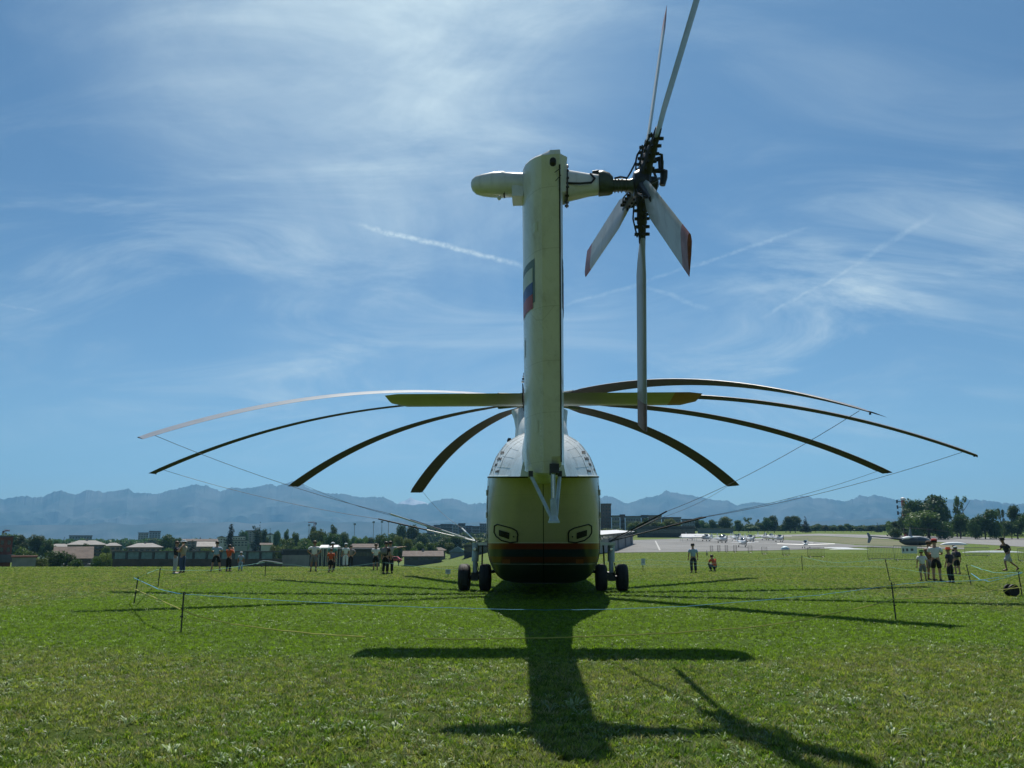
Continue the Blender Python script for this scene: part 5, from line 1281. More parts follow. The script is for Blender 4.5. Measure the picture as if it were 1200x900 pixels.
PS = {
 'stand': P_(),
 'wide': P_(kl=(-.17, .02, .49), kr=(.17, .0, .49), al=(-.22, -.03, .09), ar=(.22, -.05, .09), tl=(-.25, .14, .035), tr=(.26, .12, .035), el=(-.27, .06, 1.16), er=(.27, .06, 1.16), wl=(-.12, .24, 1.22), wr=(.12, .24, 1.22)),
 'hips': P_(el=(-.36, -.06, 1.18), er=(.36, -.06, 1.18), wl=(-.19, .06, 1.02), wr=(.19, .06, 1.02), kl=(-.13, .03, .5), al=(-.15, -.02, .09), tl=(-.18, .15, .035)),
 'camera': P_(el=(-.24, .14, 1.20), er=(.24, .14, 1.20), wl=(-.07, .28, 1.50), wr=(.07, .28, 1.50)),
 'point': P_(er=(.40, .05, 1.42), wr=(.66, .12, 1.46), kl=(-.13, .03, .5)),
 'cross': P_(el=(-.24, .06, 1.14), er=(.24, .06, 1.14), wl=(.02, .22, 1.18), wr=(-.02, .22, 1.13)),
 'walk': P_(pel=(0, .0, .93), hl=(-.09, .02, .88), hr=(.09, -.02, .88), kl=(-.10, .26, .52), al=(-.11, .22, .12), tl=(-.12, .40, .07), kr=(.10, -.16, .47), ar=(.11, -.50, .20), tr=(.12, -.42, .06),
            wai=(0, .05, 1.08), che=(0, .12, 1.30), nek=(0, .17, 1.44), hb=(0, .20, 1.51), hm=(0, .23, 1.60), ht=(0, .22, 1.68), sl=(-.17, .12, 1.38), sr=(.17, .12, 1.38), el=(-.24, .0, 1.13), er=(.24, .20, 1.14), wl=(-.22, .14, .97), wr=(.20, .42, 1.12)),
 'crouch': P_(pel=(0, -.14, .36), hl=(-.09, -.13, .33), hr=(.09, -.13, .33), wai=(0, -.14, .52), che=(0, -.02, .72), nek=(0, .07, .84), hb=(0, .11, .90), hm=(0, .15, .98), ht=(0, .14, 1.06), sl=(-.17, .03, .79), sr=(.17, .03, .79),
              el=(-.22, .16, .58), er=(.22, .16, .58), wl=(-.12, .34, .52), wr=(.12, .34, .52), kl=(-.14, .26, .50), kr=(.14, .24, .42), al=(-.13, .05, .09), ar=(.13, .02, .09), tl=(-.14, .22, .035), tr=(.14, .19, .035)),
}
CH = [('pel', 'wai'), ('wai', 'che'), ('che', 'nek'), ('nek', 'hb'), ('hb', 'hm'), ('hm', 'ht'), ('che', 'sl'), ('che', 'sr'), ('sl', 'el'), ('sr', 'er'), ('el', 'wl'), ('er', 'wr'), ('pel', 'hl'), ('pel', 'hr'), ('hl', 'kl'), ('hr', 'kr'), ('kl', 'al'), ('kr', 'ar'), ('al', 'tl'), ('ar', 'tr')]
RD = dict(pel=(.135, .105), wai=(.125, .09), che=(.15, .105), nek=(.058, .058), hb=(.065, .075), hm=(.078, .095), ht=(.062, .075), sl=(.06, .06), sr=(.06, .06), el=(.042, .042), er=(.042, .042), wl=(.026, .03), wr=(.026, .03),
          hl=(.088, .09), hr=(.088, .09), kl=(.056, .06), kr=(.056, .06), al=(.038, .04), ar=(.038, .04), tl=(.04, .028), tr=(.04, .028))
def skin(verts, edges, radii, root, name, m, sub=1):
    me = bpy.data.meshes.new('t'); me.from_pydata(verts, edges, []); o = bpy.data.objects.new('t', me); COL.objects.link(o)
    md = o.modifiers.new('s', 'SKIN'); md.use_smooth_shade = True; md.branch_smoothing = .3
    for i, r in enumerate(radii): me.skin_vertices[0].data[i].radius = r; me.skin_vertices[0].data[i].use_root = (i == root)
    sb = o.modifiers.new('d', 'SUBSURF'); sb.levels = sub; sb.render_levels = sub
    dg = bpy.context.evaluated_depsgraph_get(); out = bpy.data.meshes.new_from_object(o.evaluated_get(dg)); out.name = name
    bpy.data.objects.remove(o); bpy.data.meshes.remove(me)
    out.materials.clear(); out.materials.append(m)
    for p in out.polygons: p.use_smooth = True
    return out
def sub_skin(pose, names, edges, grow, root, name, m, lim=None):
    vs = []; rad = []
    for n in names:
        p = pose[n] if isinstance(n, str) else n[0]; r = RD[n] if isinstance(n, str) else n[1]
        vs.append(p); rad.append((r[0] + grow, r[1] + grow))
    return skin(vs, edges, rad, root, name, m)
def lp3(a, b, t): return tuple(a[i] + (b[i] - a[i]) * t for i in range(3))
def add_head_hands(me, pose):
    """nose, ears, eyes and two hands with five fingers each, joined into the body mesh"""
    mb = MB(); hm = Vector(pose['hm'])
    mb.tube([hm + Vector((0, .085, .02)), hm + Vector((0, .125, -.015)), hm + Vector((0, .09, -.025))], [.008, .016, .012], 6)
    for s in (-1, 1):
        mb.tube([hm + Vector((s * .076, .0, -.025)), hm + Vector((s * .096, -.008, .0)), hm + Vector((s * .082, 0, .03))], [.01, .014, .01], 6)
        mb.lathe([(.004, -.012), (.012, 0), (.004, .012)], 6, 'y', hm + Vector((s * .032, .088, .022)))
    mb.tube([hm + Vector((-.022, .088, -.05)), hm + Vector((0, .098, -.052)), hm + Vector((.022, .088, -.05))], .007, 5)
    for w_, e in (('wl', 'el'), ('wr', 'er')):
        p = Vector(pose[w_]); d = (p - Vector(pose[e])).normalized(); s = -1 if w_ == 'wl' else 1
        up = Vector((0, 0, 1)) if abs(d.z) < .85 else Vector((0, 1, 0)); side = d.cross(up).normalized(); nrm = side.cross(d)
        mb.tube([p - d * .02, p + d * .03, p + d * .08], [.024, .036, .034], 8, flat=.55)
        for k in range(4):
            o = side * ((k - 1.5) * .019); L = (.062, .072, .066, .05)[k]
            mb.tube([p + d * .07 + o, p + d * (.08 + L * .5) + o - nrm * .006, p + d * (.08 + L) + o - nrm * .022], [.0095, .0088, .007], 6)
        mb.tube([p + d * .03 + side * (-s * .03), p + d * .06 + side * (-s * .05), p + d * .085 + side * (-s * .052) - nrm * .01], [.012, .011, .008], 6)
    k = len(me.vertices); bm = bmesh.new(); bm.from_mesh(me)
    vv = [bm.verts.new(v) for v in mb.v]
    for f in mb.f:
        try: nf = bm.faces.new([vv[i] for i in f]); nf.smooth = True
        except ValueError: pass
    bmesh.ops.recalc_face_normals(bm, faces=bm.faces); bm.to_mesh(me); bm.free()
def get_pose(nm):
    if nm in POSES: return POSES[nm]
    ps = PS[nm]; names = list(RD); ix = {n: i for i, n in enumerate(names)}
    body = sub_skin(ps, names, [(ix[a], ix[b]) for a, b in CH], 0, ix['pel'], 'body', M_SKIN); add_head_hands(body, ps)
    d = {'body': body}
    ml, mr = lp3(ps['sl'], ps['el'], .75), lp3(ps['sr'], ps['er'], .75)
    low = lp3(ps['wai'], ps['pel'], 1.35); nk = lp3(ps['che'], ps['nek'], .55)
    names = [(low, (.14, .11)), 'wai', 'che', (nk, (.085, .075)), 'sl', 'sr', (ml, (.058, .058)), (mr, (.058, .058))]
    d['shirt'] = sub_skin(ps, names, [(0, 1), (1, 2), (2, 3), (2, 4), (2, 5), (4, 6), (5, 7)], .024, 0, 'shirt', M_SKIN)
    wst = lp3(ps['pel'], ps['wai'], .35)
    for g, t1 in (('shorts', .99), ('trousers', 1.9)):
        def leg(h, k, a): 
            return [(lp3(ps[h], ps[k], .5), (.085, .085)), (lp3(ps[h], ps[k], min(1, t1)), (.086 if t1 < 1 else .066, .086 if t1 < 1 else .066))] + ([(lp3(ps[k], ps[a], .5), (.058, .058)), (lp3(ps[k], ps[a], .93), (.056, .056))] if t1 > 1 else [])
        L, Rr = leg('hl', 'kl', 'al'), leg('hr', 'kr', 'ar'); nl = len(L)
        names = [(wst, (.125, .095)), 'pel', 'hl', 'hr'] + L + Rr
        ed = [(0, 1), (1, 2), (1, 3), (2, 4), (3, 4 + nl)] + [(4 + i, 5 + i) for i in range(nl - 1)] + [(4 + nl + i, 5 + nl + i) for i in range(nl - 1)]
        d[g] = sub_skin(ps, names, ed, .02, 1, g, M_SKIN)
    hm, ht = Vector(ps['hm']), Vector(ps['ht'])
    c = hm.lerp(ht, .45)
    mb = MB(); mb.lathe([(.098, -.045), (.108, .0), (.104, .045), (.085, .085), (.045, .108), (.005, .114)], 14, 'z', c + Vector((0, -.014, .01))); d['hair'] = mb.mesh('hair', M_HAIR, True)
    mb = MB(); mb.lathe([(.112, .015), (.114, .05), (.098, .095), (.055, .12), (.005, .126)], 14, 'z', c + Vector((0, -.006, .01)))
    b_ = c + Vector((0, .10, .028)); vs = []
    for j in range(9):
        a = math.pi * j / 8; vs.append(b_ + Vector((.085 * math.cos(a), -.02 + .11 * math.sin(a), -.012 * math.sin(a))))
    mb.add(vs + [v + Vector((0, 0, -.008)) for v in vs], [tuple(range(9)), tuple(range(17, 8, -1))] + [(j, j + 1, j + 10, j + 9) for j in range(8)] + [(8, 0, 9, 17)]); d['cap'] = mb.mesh('cap', M_SKIN, True)
    mb = MB(); mb.lathe([(.19, .0), (.19, .012), (.115, .02), (.112, .06), (.09, .11), (.01, .118)], 16, 'z', c + Vector((0, -.004, .02))); d['sun_hat'] = mb.mesh('sun_hat', M_SKIN, True)
    mb = MB(); ch = Vector(ps['che']); w_ = Vector(ps['wai']); 
    mb.loft([[(x * s_, y, z) for x, y, z in ((-.15, ch.y - .13, z), (.15, ch.y - .13, z), (.14, ch.y - .13 - dd, z), (-.14, ch.y - .13 - dd, z))] for z, s_, dd in ((w_.z - .02, .85, .10), (w_.z + .08, 1, .17), (ch.z, 1, .15), (ch.z + .1, .8, .08))]); d['backpack'] = mb.mesh('backpack', M_SKIN, True)
    mb = MB()
    for sa, st_ in (('al', 'tl'), ('ar', 'tr')):
        a, t = Vector(ps[sa]), Vector(ps[st_]); mb.tube([a + Vector((0, -.03, -.035)), a + (t - a) * .5 + Vector((0, 0, -.018)), t + (t - a) * .15 + Vector((0, 0, 0))], [.05, .052, .036], 8, flat=.8)
    d['shoes'] = mb.mesh('shoe', M_SHOE, True)
    POSES[nm] = d; return d
def person(px_, feet, head, pose, face, label, shirt, legs, lk='trousers', hat=None, hatk='cap', hair=M_HAIR, pack=None, skin_=M_SKIN, Y=None, shoe=M_SHOE):
    d = get_pose(pose)
    g = gnd(px_, feet) if Y is None else onground(px_, Y)
    nom = {'crouch': 1.12, 'walk': 1.74}.get(pose, 1.76)
    H = at(px_, head, g.y).z - g.z; s = H / nom
    r = empty('person', g, R(face), label, 'person'); r.scale = (s * 1.13, s * 1.08, s)
    def L(k, m):
        o = link(k, d[k], r); o.material_slots[0].link = 'OBJECT'; o.material_slots[0].material = m; return o
    L('body', skin_); L('shirt', CL[shirt]); L(lk, CL[legs]); L('shoes', shoe).name = 'shoe'
    L('hair', hair)
    if hat: L(hatk, CL[hat])
    if pack: L('backpack', CL[pack])
    return r
# facing: 0 looks away from the camera, 90 looks left, -90 looks right, 180 looks at the camera
person(204.5, 672.5, 634.5, 'camera', -80, 'person in a dark top and light lower trousers, facing right', 'navy', 'lgrey', hair=M_HAIRB, shoe=M_ROOFW)
person(213, 671.5, 633.2, 'cross', 75, 'person in a white cap and pale vest with dark jeans', 'beige', 'denim', hat='white', hatk='sun_hat')
person(252.5, 669.8, 634.5, 'wide', 10, 'dark haired man in a light blue shirt and black shorts, legs apart', 'blue', 'black', 'shorts')
person(267.5, 669.8, 638.5, 'camera', -20, 'shorter person in an orange red shirt and black trousers', 'orange', 'black', hair=M_HAIR)
person(281.5, 669.2, 647, 'stand', 0, 'small child in light blue with a white hat', 'blue', 'blue', hat='white')
person(367.5, 670, 634, 'hips', 5, 'man in a white shirt and grey shorts, arms at his sides', 'white', 'grey', 'shorts', hair=M_HAIRB, skin_=M_SKIN2)
person(387.3, 671, 643, 'stand', 0, 'child in a bright orange red shirt and dark shorts', 'orange', 'black', 'shorts', hair=M_HAIRB)
person(388.8, 664, 636, 'stand', 10, 'person in a teal top and white cap behind the orange shirted child', 'teal', 'black', hat='white', Y=54)
person(404.5, 660, 637, 'stand', 20, 'distant person all in white with a white cap', 'white', 'white', hat='white', Y=70)
person(410.5, 660, 639, 'hips', 0, 'distant person in grey with black trousers beside the one in white', 'grey', 'black', Y=71)
person(439.8, 668.3, 637.3, 'cross', 15, 'man with sunburnt head in a white shirt and dark shorts', 'white', 'black', 'shorts', hair=M_HAIRB, skin_=M_SKIN2)
person(451.5, 672.6, 635, 'stand', -20, 'person in dark clothes with a grey backpack beside the pointing visitor', 'black', 'black', pack='grey')
person(456.5, 672, 634.5, 'point', 5, 'visitor in a pale shirt and black trousers stretching the right arm out', 'lgrey', 'black')
person(813, 671.4, 637, 'stand', 0, 'person alone in a pale blue top and dark trousers, back turned', 'blue', 'navy', hair=M_HAIR)
person(836.3, 669.8, 650.2, 'crouch', 25, 'crouching person in an orange vest and dark trousers', 'orange', 'navy', hair=M_HAIR)
person(1082.5, 681, 645, 'stand', -10, 'boy in a white T-shirt, grey shorts and green cap', 'white', 'grey', 'shorts', hat='green', hatk='sun_hat')
person(1091.8, 680, 634.6, 'camera', -60, 'slim person in a brown cap and dark top half hidden behind the man in white', 'brown', 'grey', 'shorts', hat='brown', skin_=M_SKIN2)
person(1098.8, 681, 632.2, 'cross', -35, 'man in a white shirt, long black shorts and red cap', 'white', 'black', 'shorts', hat='red')
person(1115, 683.3, 642, 'stand', 30, 'child in dark clothes with an orange red sun hat', 'navy', 'black', hat='orange', hatk='sun_hat')
person(1122.5, 670.5, 640.5, 'stand', 0, 'person with a white cap and dark backpack behind the child in the sun hat', 'grey', 'black', 'shorts', hat='white', pack='navy', Y=48)
person(1183.5, 669.6, 630.2, 'walk', 92, 'man in a black T-shirt, black cap and grey shorts striding left', 'black', 'lgrey', 'shorts', hat='black', skin_=M_SKIN2)
person(1120.5, 664, 638.6, 'stand', 30, 'dark haired person showing behind the white capped one', 'black', 'grey', Y=60)
person(828.5, 652, 645.2, 'stand', 0, 'tiny far figure in a white top at the meadow edge', 'white', 'navy', Y=118)

# ------------------------------------------------------------------ rope fence: thin stakes with blue tape and yellow cord
M_TAPE = mat('blue_tape', (.04, .27, .46), .8, .2, 3); M_CORD = mat('yellow_cord', (.46, .45, .09), .8, .2, 3); M_STAKE = mat('dark_stake', (.04, .045, .035), .6, .3, 9); M_STAKEG = mat('green_stake', (.10, .13, .05), .6, .3, 9)
M_TAPEG = mat('pale_teal_tape', (.10, .34, .30), .8, .25, 3)
STK = {}
def stake(key, x, yb, yt, label, m=M_STAKE, tilt=0):
    g = gnd(x, yb); H = at(x, yt, g.y).z - g.z
    r = empty('fence_stake', g, 0, label, 'stake', 'stakes of the rope fence'); r.rotation_euler = (0, R(tilt), 0)
    mb = MB(); mb.tube([(0, 0, -.1), (0, 0, H)], .011 + g.y * .00022, 6); mb.build('rod', m, r)
    mb = MB(); mb.tube([(0, -.02, H * .93), (.05, -.04, H * .95), (.03, -.03, H * 1.0)], .008, 5); mb.tube([(-.03, -.02, H * .40), (.03, -.02, H * .40)], .014, 5); mb.build('insulator', M_BLACK, r)
    STK[key] = (g, H)
stake('a', 212, 742, 693.5, 'nearest left stake, black, with a yellow cord tied low')
stake('b', 157, 708, 676, 'leftmost stake of the fence, at the corner', tilt=4)
stake('c', 185, 688, 665.5, 'thin stake behind the left corner', tilt=3)
stake('d', 310.5, 676, 657, 'stake left of the man in white and grey')
stake('e', 446.5, 673, 655, 'yellowish stake beside the pointing visitor', M_CORD)
stake('f', 1050, 727, 682.5, 'nearest right stake, black', tilt=-2)
stake('g', 1043, 681, 655, 'leaning stake left of the boy in white', tilt=-8)
stake('h', 1138, 685, 661.5, 'leaning stake right of the child in the sun hat', tilt=-8)
stake('i', 1198, 699, 669.5, 'stake at the right edge beside the black drum', tilt=-3)
stake('j', 940.5, 669, 651.5, 'stake in the middle of the right hand back fence', M_STAKEG)
stake('k', 753.5, 669, 656, 'short stake carrying a small white notice', M_STAKEG)
stake('l', 525, 676, 668, 'very short stake carrying a white notice left of the wheels', M_STAKEG)
def tape(name, pts, m, label, cat, w_=.012, flat=True):
    """pts: (photo x, photo y, distance)"""
    P = []
    for x, y, Y in pts:                           # keep the line above the grass
        p = at(x, y, Y)
        if p.z < terrain(p.x, p.y) + .05: g = gnd(x, y); p = at(x, y, g.y * .972)
        P.append(p)
    out = []
    for i in range(len(P) - 1):
        for j in range(6): out.append(P[i].lerp(P[i + 1], j / 6))
    out.append(P[-1]); rr = random.Random(len(pts))
    out = [p + Vector((0, 0, rr.uniform(-.006, .006))) for p in out]
    mb = MB(); mb.tube(out, w_, 5, flat=1.0 if not flat else .45); tag(mb.build(name, m), label, cat)
def sY(k, f): g, H = STK[k]; return g, H
ya, yb_, yc, yf, yi, yg, yh, yj, yd, ye = [STK[k][0].y for k in ('a', 'b', 'c', 'f', 'i', 'g', 'h', 'j', 'd', 'e')]
tape('barrier_tape', [(157, 677, yb_), (185, 690, 18.6), (212, 696, ya), (260, 699.5, 17.0), (330, 703.5, 17.4), (450, 710, 17.7), (560, 713.4, 17.8), (640, 714.6, 17.8), (712, 714.2, 17.8), (800, 710.5, 17.9), (860, 706, 18), (960, 697.5, 18.2), (1050, 685, yf), (1090, 682, 20), (1150, 680, 22), (1198, 671, yi)], M_TAPE, 'blue tape strung across in front of the helicopter', 'barrier tape', .010)
tape('yellow_cord', [(157, 690, yb_), (180, 700, 18.5), (212, 714, ya), (232, 722, 16.8), (270, 731, 17), (330, 739, 17.2), (380, 743.5, 17.3), (428, 746.4, 17.3)], M_CORD, 'yellow cord sagging from the nearest left stake', 'cord', .012, False)
tape('yellow_cord', [(498, 748.5, 17.3), (560, 748.8, 17.3), (640, 747.5, 17.4), (712, 745, 17.5), (790, 741.5, 17.6), (870, 736, 17.8), (930, 728.5, 18), (1000, 714, 18.2), (1050, 702, yf), (1110, 699, 21), (1150, 694, 23), (1198, 688, yi)], M_CORD, 'yellow cord running low across the right half', 'cord', .012, False)
tape('barrier_tape', [(157, 680, yb_), (172, 672, 24), (186, 667, yc), (200, 668.5, 34), (250, 668, 38), (310.5, 659, yd), (345, 662, 44), (380, 668, 46), (446.5, 659, ye), (525, 667.5, 44), (545, 667, 44)], M_TAPEG, 'pale teal tape along the back left of the fence', 'barrier tape', .012)
tape('barrier_tape', [(706, 659, 48), (753, 655.5, 47.5), (790, 657.5, 48), (836, 660, 49), (880, 657.5, 49), (940.5, 652.5, yj), (965, 658, 46), (985, 659.5, 44), (1043, 655.5, yg)], M_TAPEG, 'pale teal upper tape along the back right of the fence', 'barrier tape', .014)
tape('barrier_tape', [(706, 663, 47), (790, 661.5, 47), (860, 664.5, 48), (940.5, 663, yj), (1043, 664.5, yg), (1090, 672, 34), (1138, 675, yh)], M_TAPEG, 'lower pale teal tape along the back right', 'barrier tape', .011)
tape('barrier_tape', [(1138, 662.5, yh), (1150, 667, 32), (1165, 671, 31), (1180, 671.5, 30), (1198, 670.5, yi)], M_TAPEG, 'teal tape sagging between the two right hand stakes', 'barrier tape', .02)
tape('barrier_tape', [(1138, 672, yh), (1148, 679, 31), (1160, 681.5, 30), (1178, 677, 29), (1198, 671.5, yi)], M_TAPE, 'second sagging tape between the two right hand stakes', 'barrier tape', .016)
# arched white hose on the stake, notices, drum
tape('bent_hose', [(301, 661, yd), (304, 658.8, yd), (309, 657.2, yd), (314, 657.5, yd), (322, 658.6, yd), (331, 660.2, yd)], M_ROOFW, 'short arched white pipe at the top of the stake', 'pipe', .035, False)
def notice(x, y0, y1, x0, x1, Y, label, name='notice_board'):
    a, b_ = at(x0, y0, Y), at(x1, y1, Y); r = empty(name, ((a.x + b_.x) / 2, Y, b_.z), 0, label, 'notice'); w_, h = (b_.x - a.x) / 2, a.z - b_.z
    mb = MB(); mb.box((-w_, -.012, 0), (w_, .012, h)); mb.build('board', mat('notice_white', (.62, .70, .74), .5, .1, 5), r)
    for k, ww in enumerate((.7, .5, .62)):
        mb = MB(); z = h * (.75 - k * .2); mb.box((-w_ * ww, -.016, z), (w_ * ww, -.0125, z + h * .07)); mb.build('text_line', M_FBLUE, r)
notice(753.5, 654.5, 662, 751.2, 756.2, STK['k'][0].y - .05, 'small white notice on the short stake right of the gear')
notice(525, 667, 672.6, 522, 528, STK['l'][0].y - .05, 'small white notice low in the grass left of the gear')
g = gnd(1186, 698.5); q = at(1186, 684.5, g.y); rad = (q.z - g.z) / 2
dr = empty('cable_drum', (g.x, g.y, 0), R(8), 'black round drum with a yellow cord across it at the right edge', 'drum')
mb = MB(); mb.lathe([(rad * .98, -.14), (rad, -.12), (rad, -.08), (rad * .6, -.07), (rad * .6, .07), (rad, .08), (rad, .12), (rad * .98, .14)], 28, 'y', (0, 0, rad)); mb.build('reel', M_BLACK, dr, smooth=True)
mb = MB(); mb.lathe([(rad * .2, -.155), (rad * .22, -.141)], 12, 'y', (0, 0, rad)); mb.build('hub_cap', M_DARKM, dr)
tape('yellow_cord', [(1176, 694, g.y - .2), (1183, 689.5, g.y - .22), (1190, 686, g.y - .2)], M_CORD, 'short yellow cord slung across the black drum', 'cord', .01, False)

# ------------------------------------------------------------------ crowd barriers
M_GALV = mat('galvanised_steel', (.15, .165, .165), .7, .25, 6)
def barrier(x0, x1, yb, yt, label, Y=None, m=M_GALV):
    a = gnd(x0, yb) if Y is None else onground(x0, Y); Yv = a.y; b_ = onground(x1, Yv); H = at(x0, yt, Yv).z - a.z; L = b_.x - a.x
    r = empty('crowd_barrier', a, 0, label, 'barrier', 'crowd barriers at the meadow edge')
    mb = MB(); t = .02 + Yv * .00012; mb.tube([(0, 0, .15), (0, 0, H), (L, 0, H), (L, 0, .15), (0, 0, .15)], t, 5); mb.build('frame', m, r)
    n = max(4, int(L / .16)); 
    mb = MB()
    for i in range(1, n): mb.tube([(L * i / n, 0, .16), (L * i / n, 0, H - .02)], t * .4, 4)
    tag(mb.build('bars', m, r), kind='stuff')
    for x in (.25, L - .25): mb = MB(); mb.tube([(x, -.35, .02), (x, 0, .16), (x, .35, .02)], t * .8, 5); mb.build('foot', m, r)
    return r, H, L
barrier(1017.5, 1047, 656.5, 641, 'crowd barrier left of the one with a sign')
r, H, L = barrier(1048.5, 1081, 657.5, 639.5, 'crowd barrier with a pale sign, behind the boy in white')
mb = MB(); mb.box((.75, -.05, H * .50), (2.3, -.03, H * .96)); sg = mb.build('sign', mat('notice_white', (.62, .70, .74)), r)
for i, s_ in enumerate(((.85, .25), (1.2, .35), (1.65, .45))):
    mb = MB(); mb.box((s_[0], -.056, H * (.62 + .02 * i)), (s_[0] + s_[1] * .6, -.051, H * .82)); mb.build('sign_print', M_DKCONC, sg)
barrier(1131, 1160, 652, 641.5, 'crowd barrier right of the white capped person')
barrier(1194, 1236, 659, 643, 'crowd barrier behind the striding man')
for i, (x0, x1, yb, yt) in enumerate([(832.5, 835.5, 647, 639.5), (841, 844, 647.2, 639), (850, 853, 647.4, 639), (860, 863.5, 647.6, 639), (877, 881.5, 648.4, 639.5), (893, 899, 650, 641), (917, 925.5, 651.5, 642), (947, 966.5, 653.5, 642)]):
    barrier(x0, x1, yb, yt, ['smallest', 'second', 'third', 'fourth', 'fifth', 'sixth', 'seventh', 'widest'][i] + ' dark barrier in the row receding along the apron edge', m=M_DARKM)

# ------------------------------------------------------------------ aircraft on the apron
M_PW = mat('white_aircraft_paint', (.80, .81, .80), .3, .06, 2, spec=.6); M_CAN = mat('canopy_glass', (.03, .04, .05), .08, .1, 1, spec=.8)
def plane_proto(name, label, span, length, high=False, glider=False):
    r = empty(name, (0, 0, 0), 0, label, 'aeroplane')
    f = length
    mb = MB(); prof = [(-.5, .03, .1), (-.47, .35, .15), (-.38, .52, 0), (-.2, .62, .05), (0, .55, .0), (.25, .28, .15), (.48, .10, .3)]
    if glider: prof = [(-.5, .03, 0), (-.42, .28, 0), (-.3, .36, .05), (-.1, .3, .08), (.1, .14, .1), (.48, .08, .14)]
    mb.tube([(0, p[0] * f, 1.15 + p[2]) for p in prof], [p[1] for p in prof], 12); mb.build('fuselage', M_PW, r, smooth=True)
    z = 1.75 if high else .95
    mb = MB()
    rg = []
    for x in (-1, -.55, 0, .55, 1):
        c = (1.5 if not glider else .8) * (1 - .35 * abs(x)); rg.append([(x * span / 2, -.12 * f + (u - .4) * c, z + v * .2 + abs(x) * (.25 if not high else 0)) for u, v in ((0, 0), (.15, .5), (.5, .5), (1, 0), (.5, -.3), (.15, -.3))])
    mb.loft(rg); mb.build('wing', M_PW, r, smooth=50)
    mb = MB(); mb.loft([[(x * 1.5, .43 * f + (u - .4) * .8, 1.45 + v * .08) for u, v in ((0, 0), (.3, 1), (1, 0), (.3, -1))] for x in (-1, 0, 1)]); mb.build('tailplane', M_PW, r)
    mb = MB(); mb.loft([[(v * .05, .40 * f + (u + k * .35) * (1.1 - .4 * k), 1.4 + k * 1.3) for u, v in ((0, 0), (.3, 1), (1, 0), (.3, -1))] for k in (0, 1)]); mb.build('fin', M_PW, r)
    mb = MB(); mb.tube([(0, -.36 * f, 1.5), (0, -.26 * f, 1.85), (0, -.1 * f, 1.9), (0, .04 * f, 1.55)], [.12, .42, .42, .1], 10); mb.build('canopy', M_CAN, r, smooth=True)
    for x, y in ((-1.0, -.05 * f), (1.0, -.05 * f), (0, -.4 * f)):
        mb = MB(); mb.lathe([(.1, -.08), (.21, -.07), (.22, 0), (.21, .07), (.1, .08)], 12, 'x', (x, y, .22)); w_ = mb.build('wheel', M_RUBBER, r, smooth=True)
        mb = MB(); mb.tube([(x, y, .22), (x * .6, y, 1.0)], .05, 6); mb.build('leg', M_PW, r)
    if not glider:
        mb = MB(); mb.loft([[(u * .08, -.505 * f + u * .02, 1.2 + k) for u in (-1, 1)] + [(u * .08, -.515 * f, 1.2 + k) for u in (1, -1)] for k in (-.9, 0, .9)]); mb.build('propeller', M_DARKM, r)
    return r
pa = plane_proto('light_aeroplane', 'x', 9.5, 7.0); pb = plane_proto('light_aeroplane', 'x', 10.5, 7.6, high=True)
spots = [(808, 633.5, 20, 0, 'pale aeroplane by the sun tents'), (825, 634.5, 60, 1, 'aeroplane just above the tiny far figure'), (843, 636.5, 70, 0, 'small white aeroplane nearest the left of the group'), (846.5, 634.8, 30, 1, 'aeroplane behind the left one of the group'),
         (861, 634.5, 20, 0, 'white aeroplane standing fourth from the left'), (864.5, 633.8, 35, 0, 'white aeroplane beside the fourth one'), (869, 641.5, 15, 0, 'nearest white aeroplane, behind the dark barriers'), (876, 635.2, 60, 1, 'aeroplane right of the pair'),
         (878.5, 636.2, 20, 0, 'white aeroplane half in front of the one right of the pair'), (895, 633.2, 40, 1, 'left aeroplane of the right hand trio'), (902.5, 633.5, 25, 0, 'middle aeroplane of the right hand trio'), (911.5, 635.5, 30, 1, 'right aeroplane of the right hand trio, tail up')]
used = set()
for (x, y, rz, k, lb) in spots:
    pr = (pa, pb)[k]; o = pr if k not in used else copy_tree(pr); used.add(k)
    o.location = gnd(x, y); o.location.z += .09; o.rotation_euler = (0, 0, R(rz * .5)); o.scale = (.8, .8, .95); o['label'] = lb; o['group'] = 'small aeroplanes parked on the apron'
gl = plane_proto('glider', 'white glider with one long wing reaching right across the apron edge', 15.5, 6.6, glider=True); gl.location = gnd(945, 643); gl.location.z += .09; gl.rotation_euler = (0, 0, R(-28)); gl.scale = (.78, .78, .78)
g = gnd(920, 643.4)
def low_cover(x0, x1, y0, y1, yb, label, m):
    a = gnd((x0 + x1) / 2, yb); w_ = (x1 - x0) / F_PX * a.y; h = (yb - y0) / F_PX * a.y
    mb = MB(); rings = []
    for i in range(9):
        t = i / 8.0; s = math.sin(math.pi * t) ** .5 if 0 < t < 1 else .12
        rings.append([(-w_ / 2 + w_ * t, -.8 * s, 0), (-w_ / 2 + w_ * t, -.6 * s, h * .7 * s), (-w_ / 2 + w_ * t, 0, h * s), (-w_ / 2 + w_ * t, .6 * s, h * .7 * s), (-w_ / 2 + w_ * t, .8 * s, 0)])
    mb.loft(rings); o = mb.build('covered_glider', m, None, smooth=True, loc=a + Vector((0, 0, .08))); tag(o, label, 'glider')
low_cover(1102, 1134, 635.6, 638, 638.8, 'long white covered glider lying right of the man in the red cap', M_PW)
low_cover(1128, 1200, 646.0, 648, 648, 'very long flat white sheet on the grass behind the right stake', M_PW)
low_cover(972, 1017, 643.0, 644, 644.3, 'flat white wing lying left of the parked small helicopter', M_PW)
low_cover(962, 1000, 641.8, 643.0, 643, 'pale flat cover beside the glider tip', M_PW)
low_cover(915, 925, 640.5, 644, 644.2, 'pale blue cover behind the seventh dark barrier', mat('pale_blue_cover', (.5, .66, .72), .5, .1, 2))

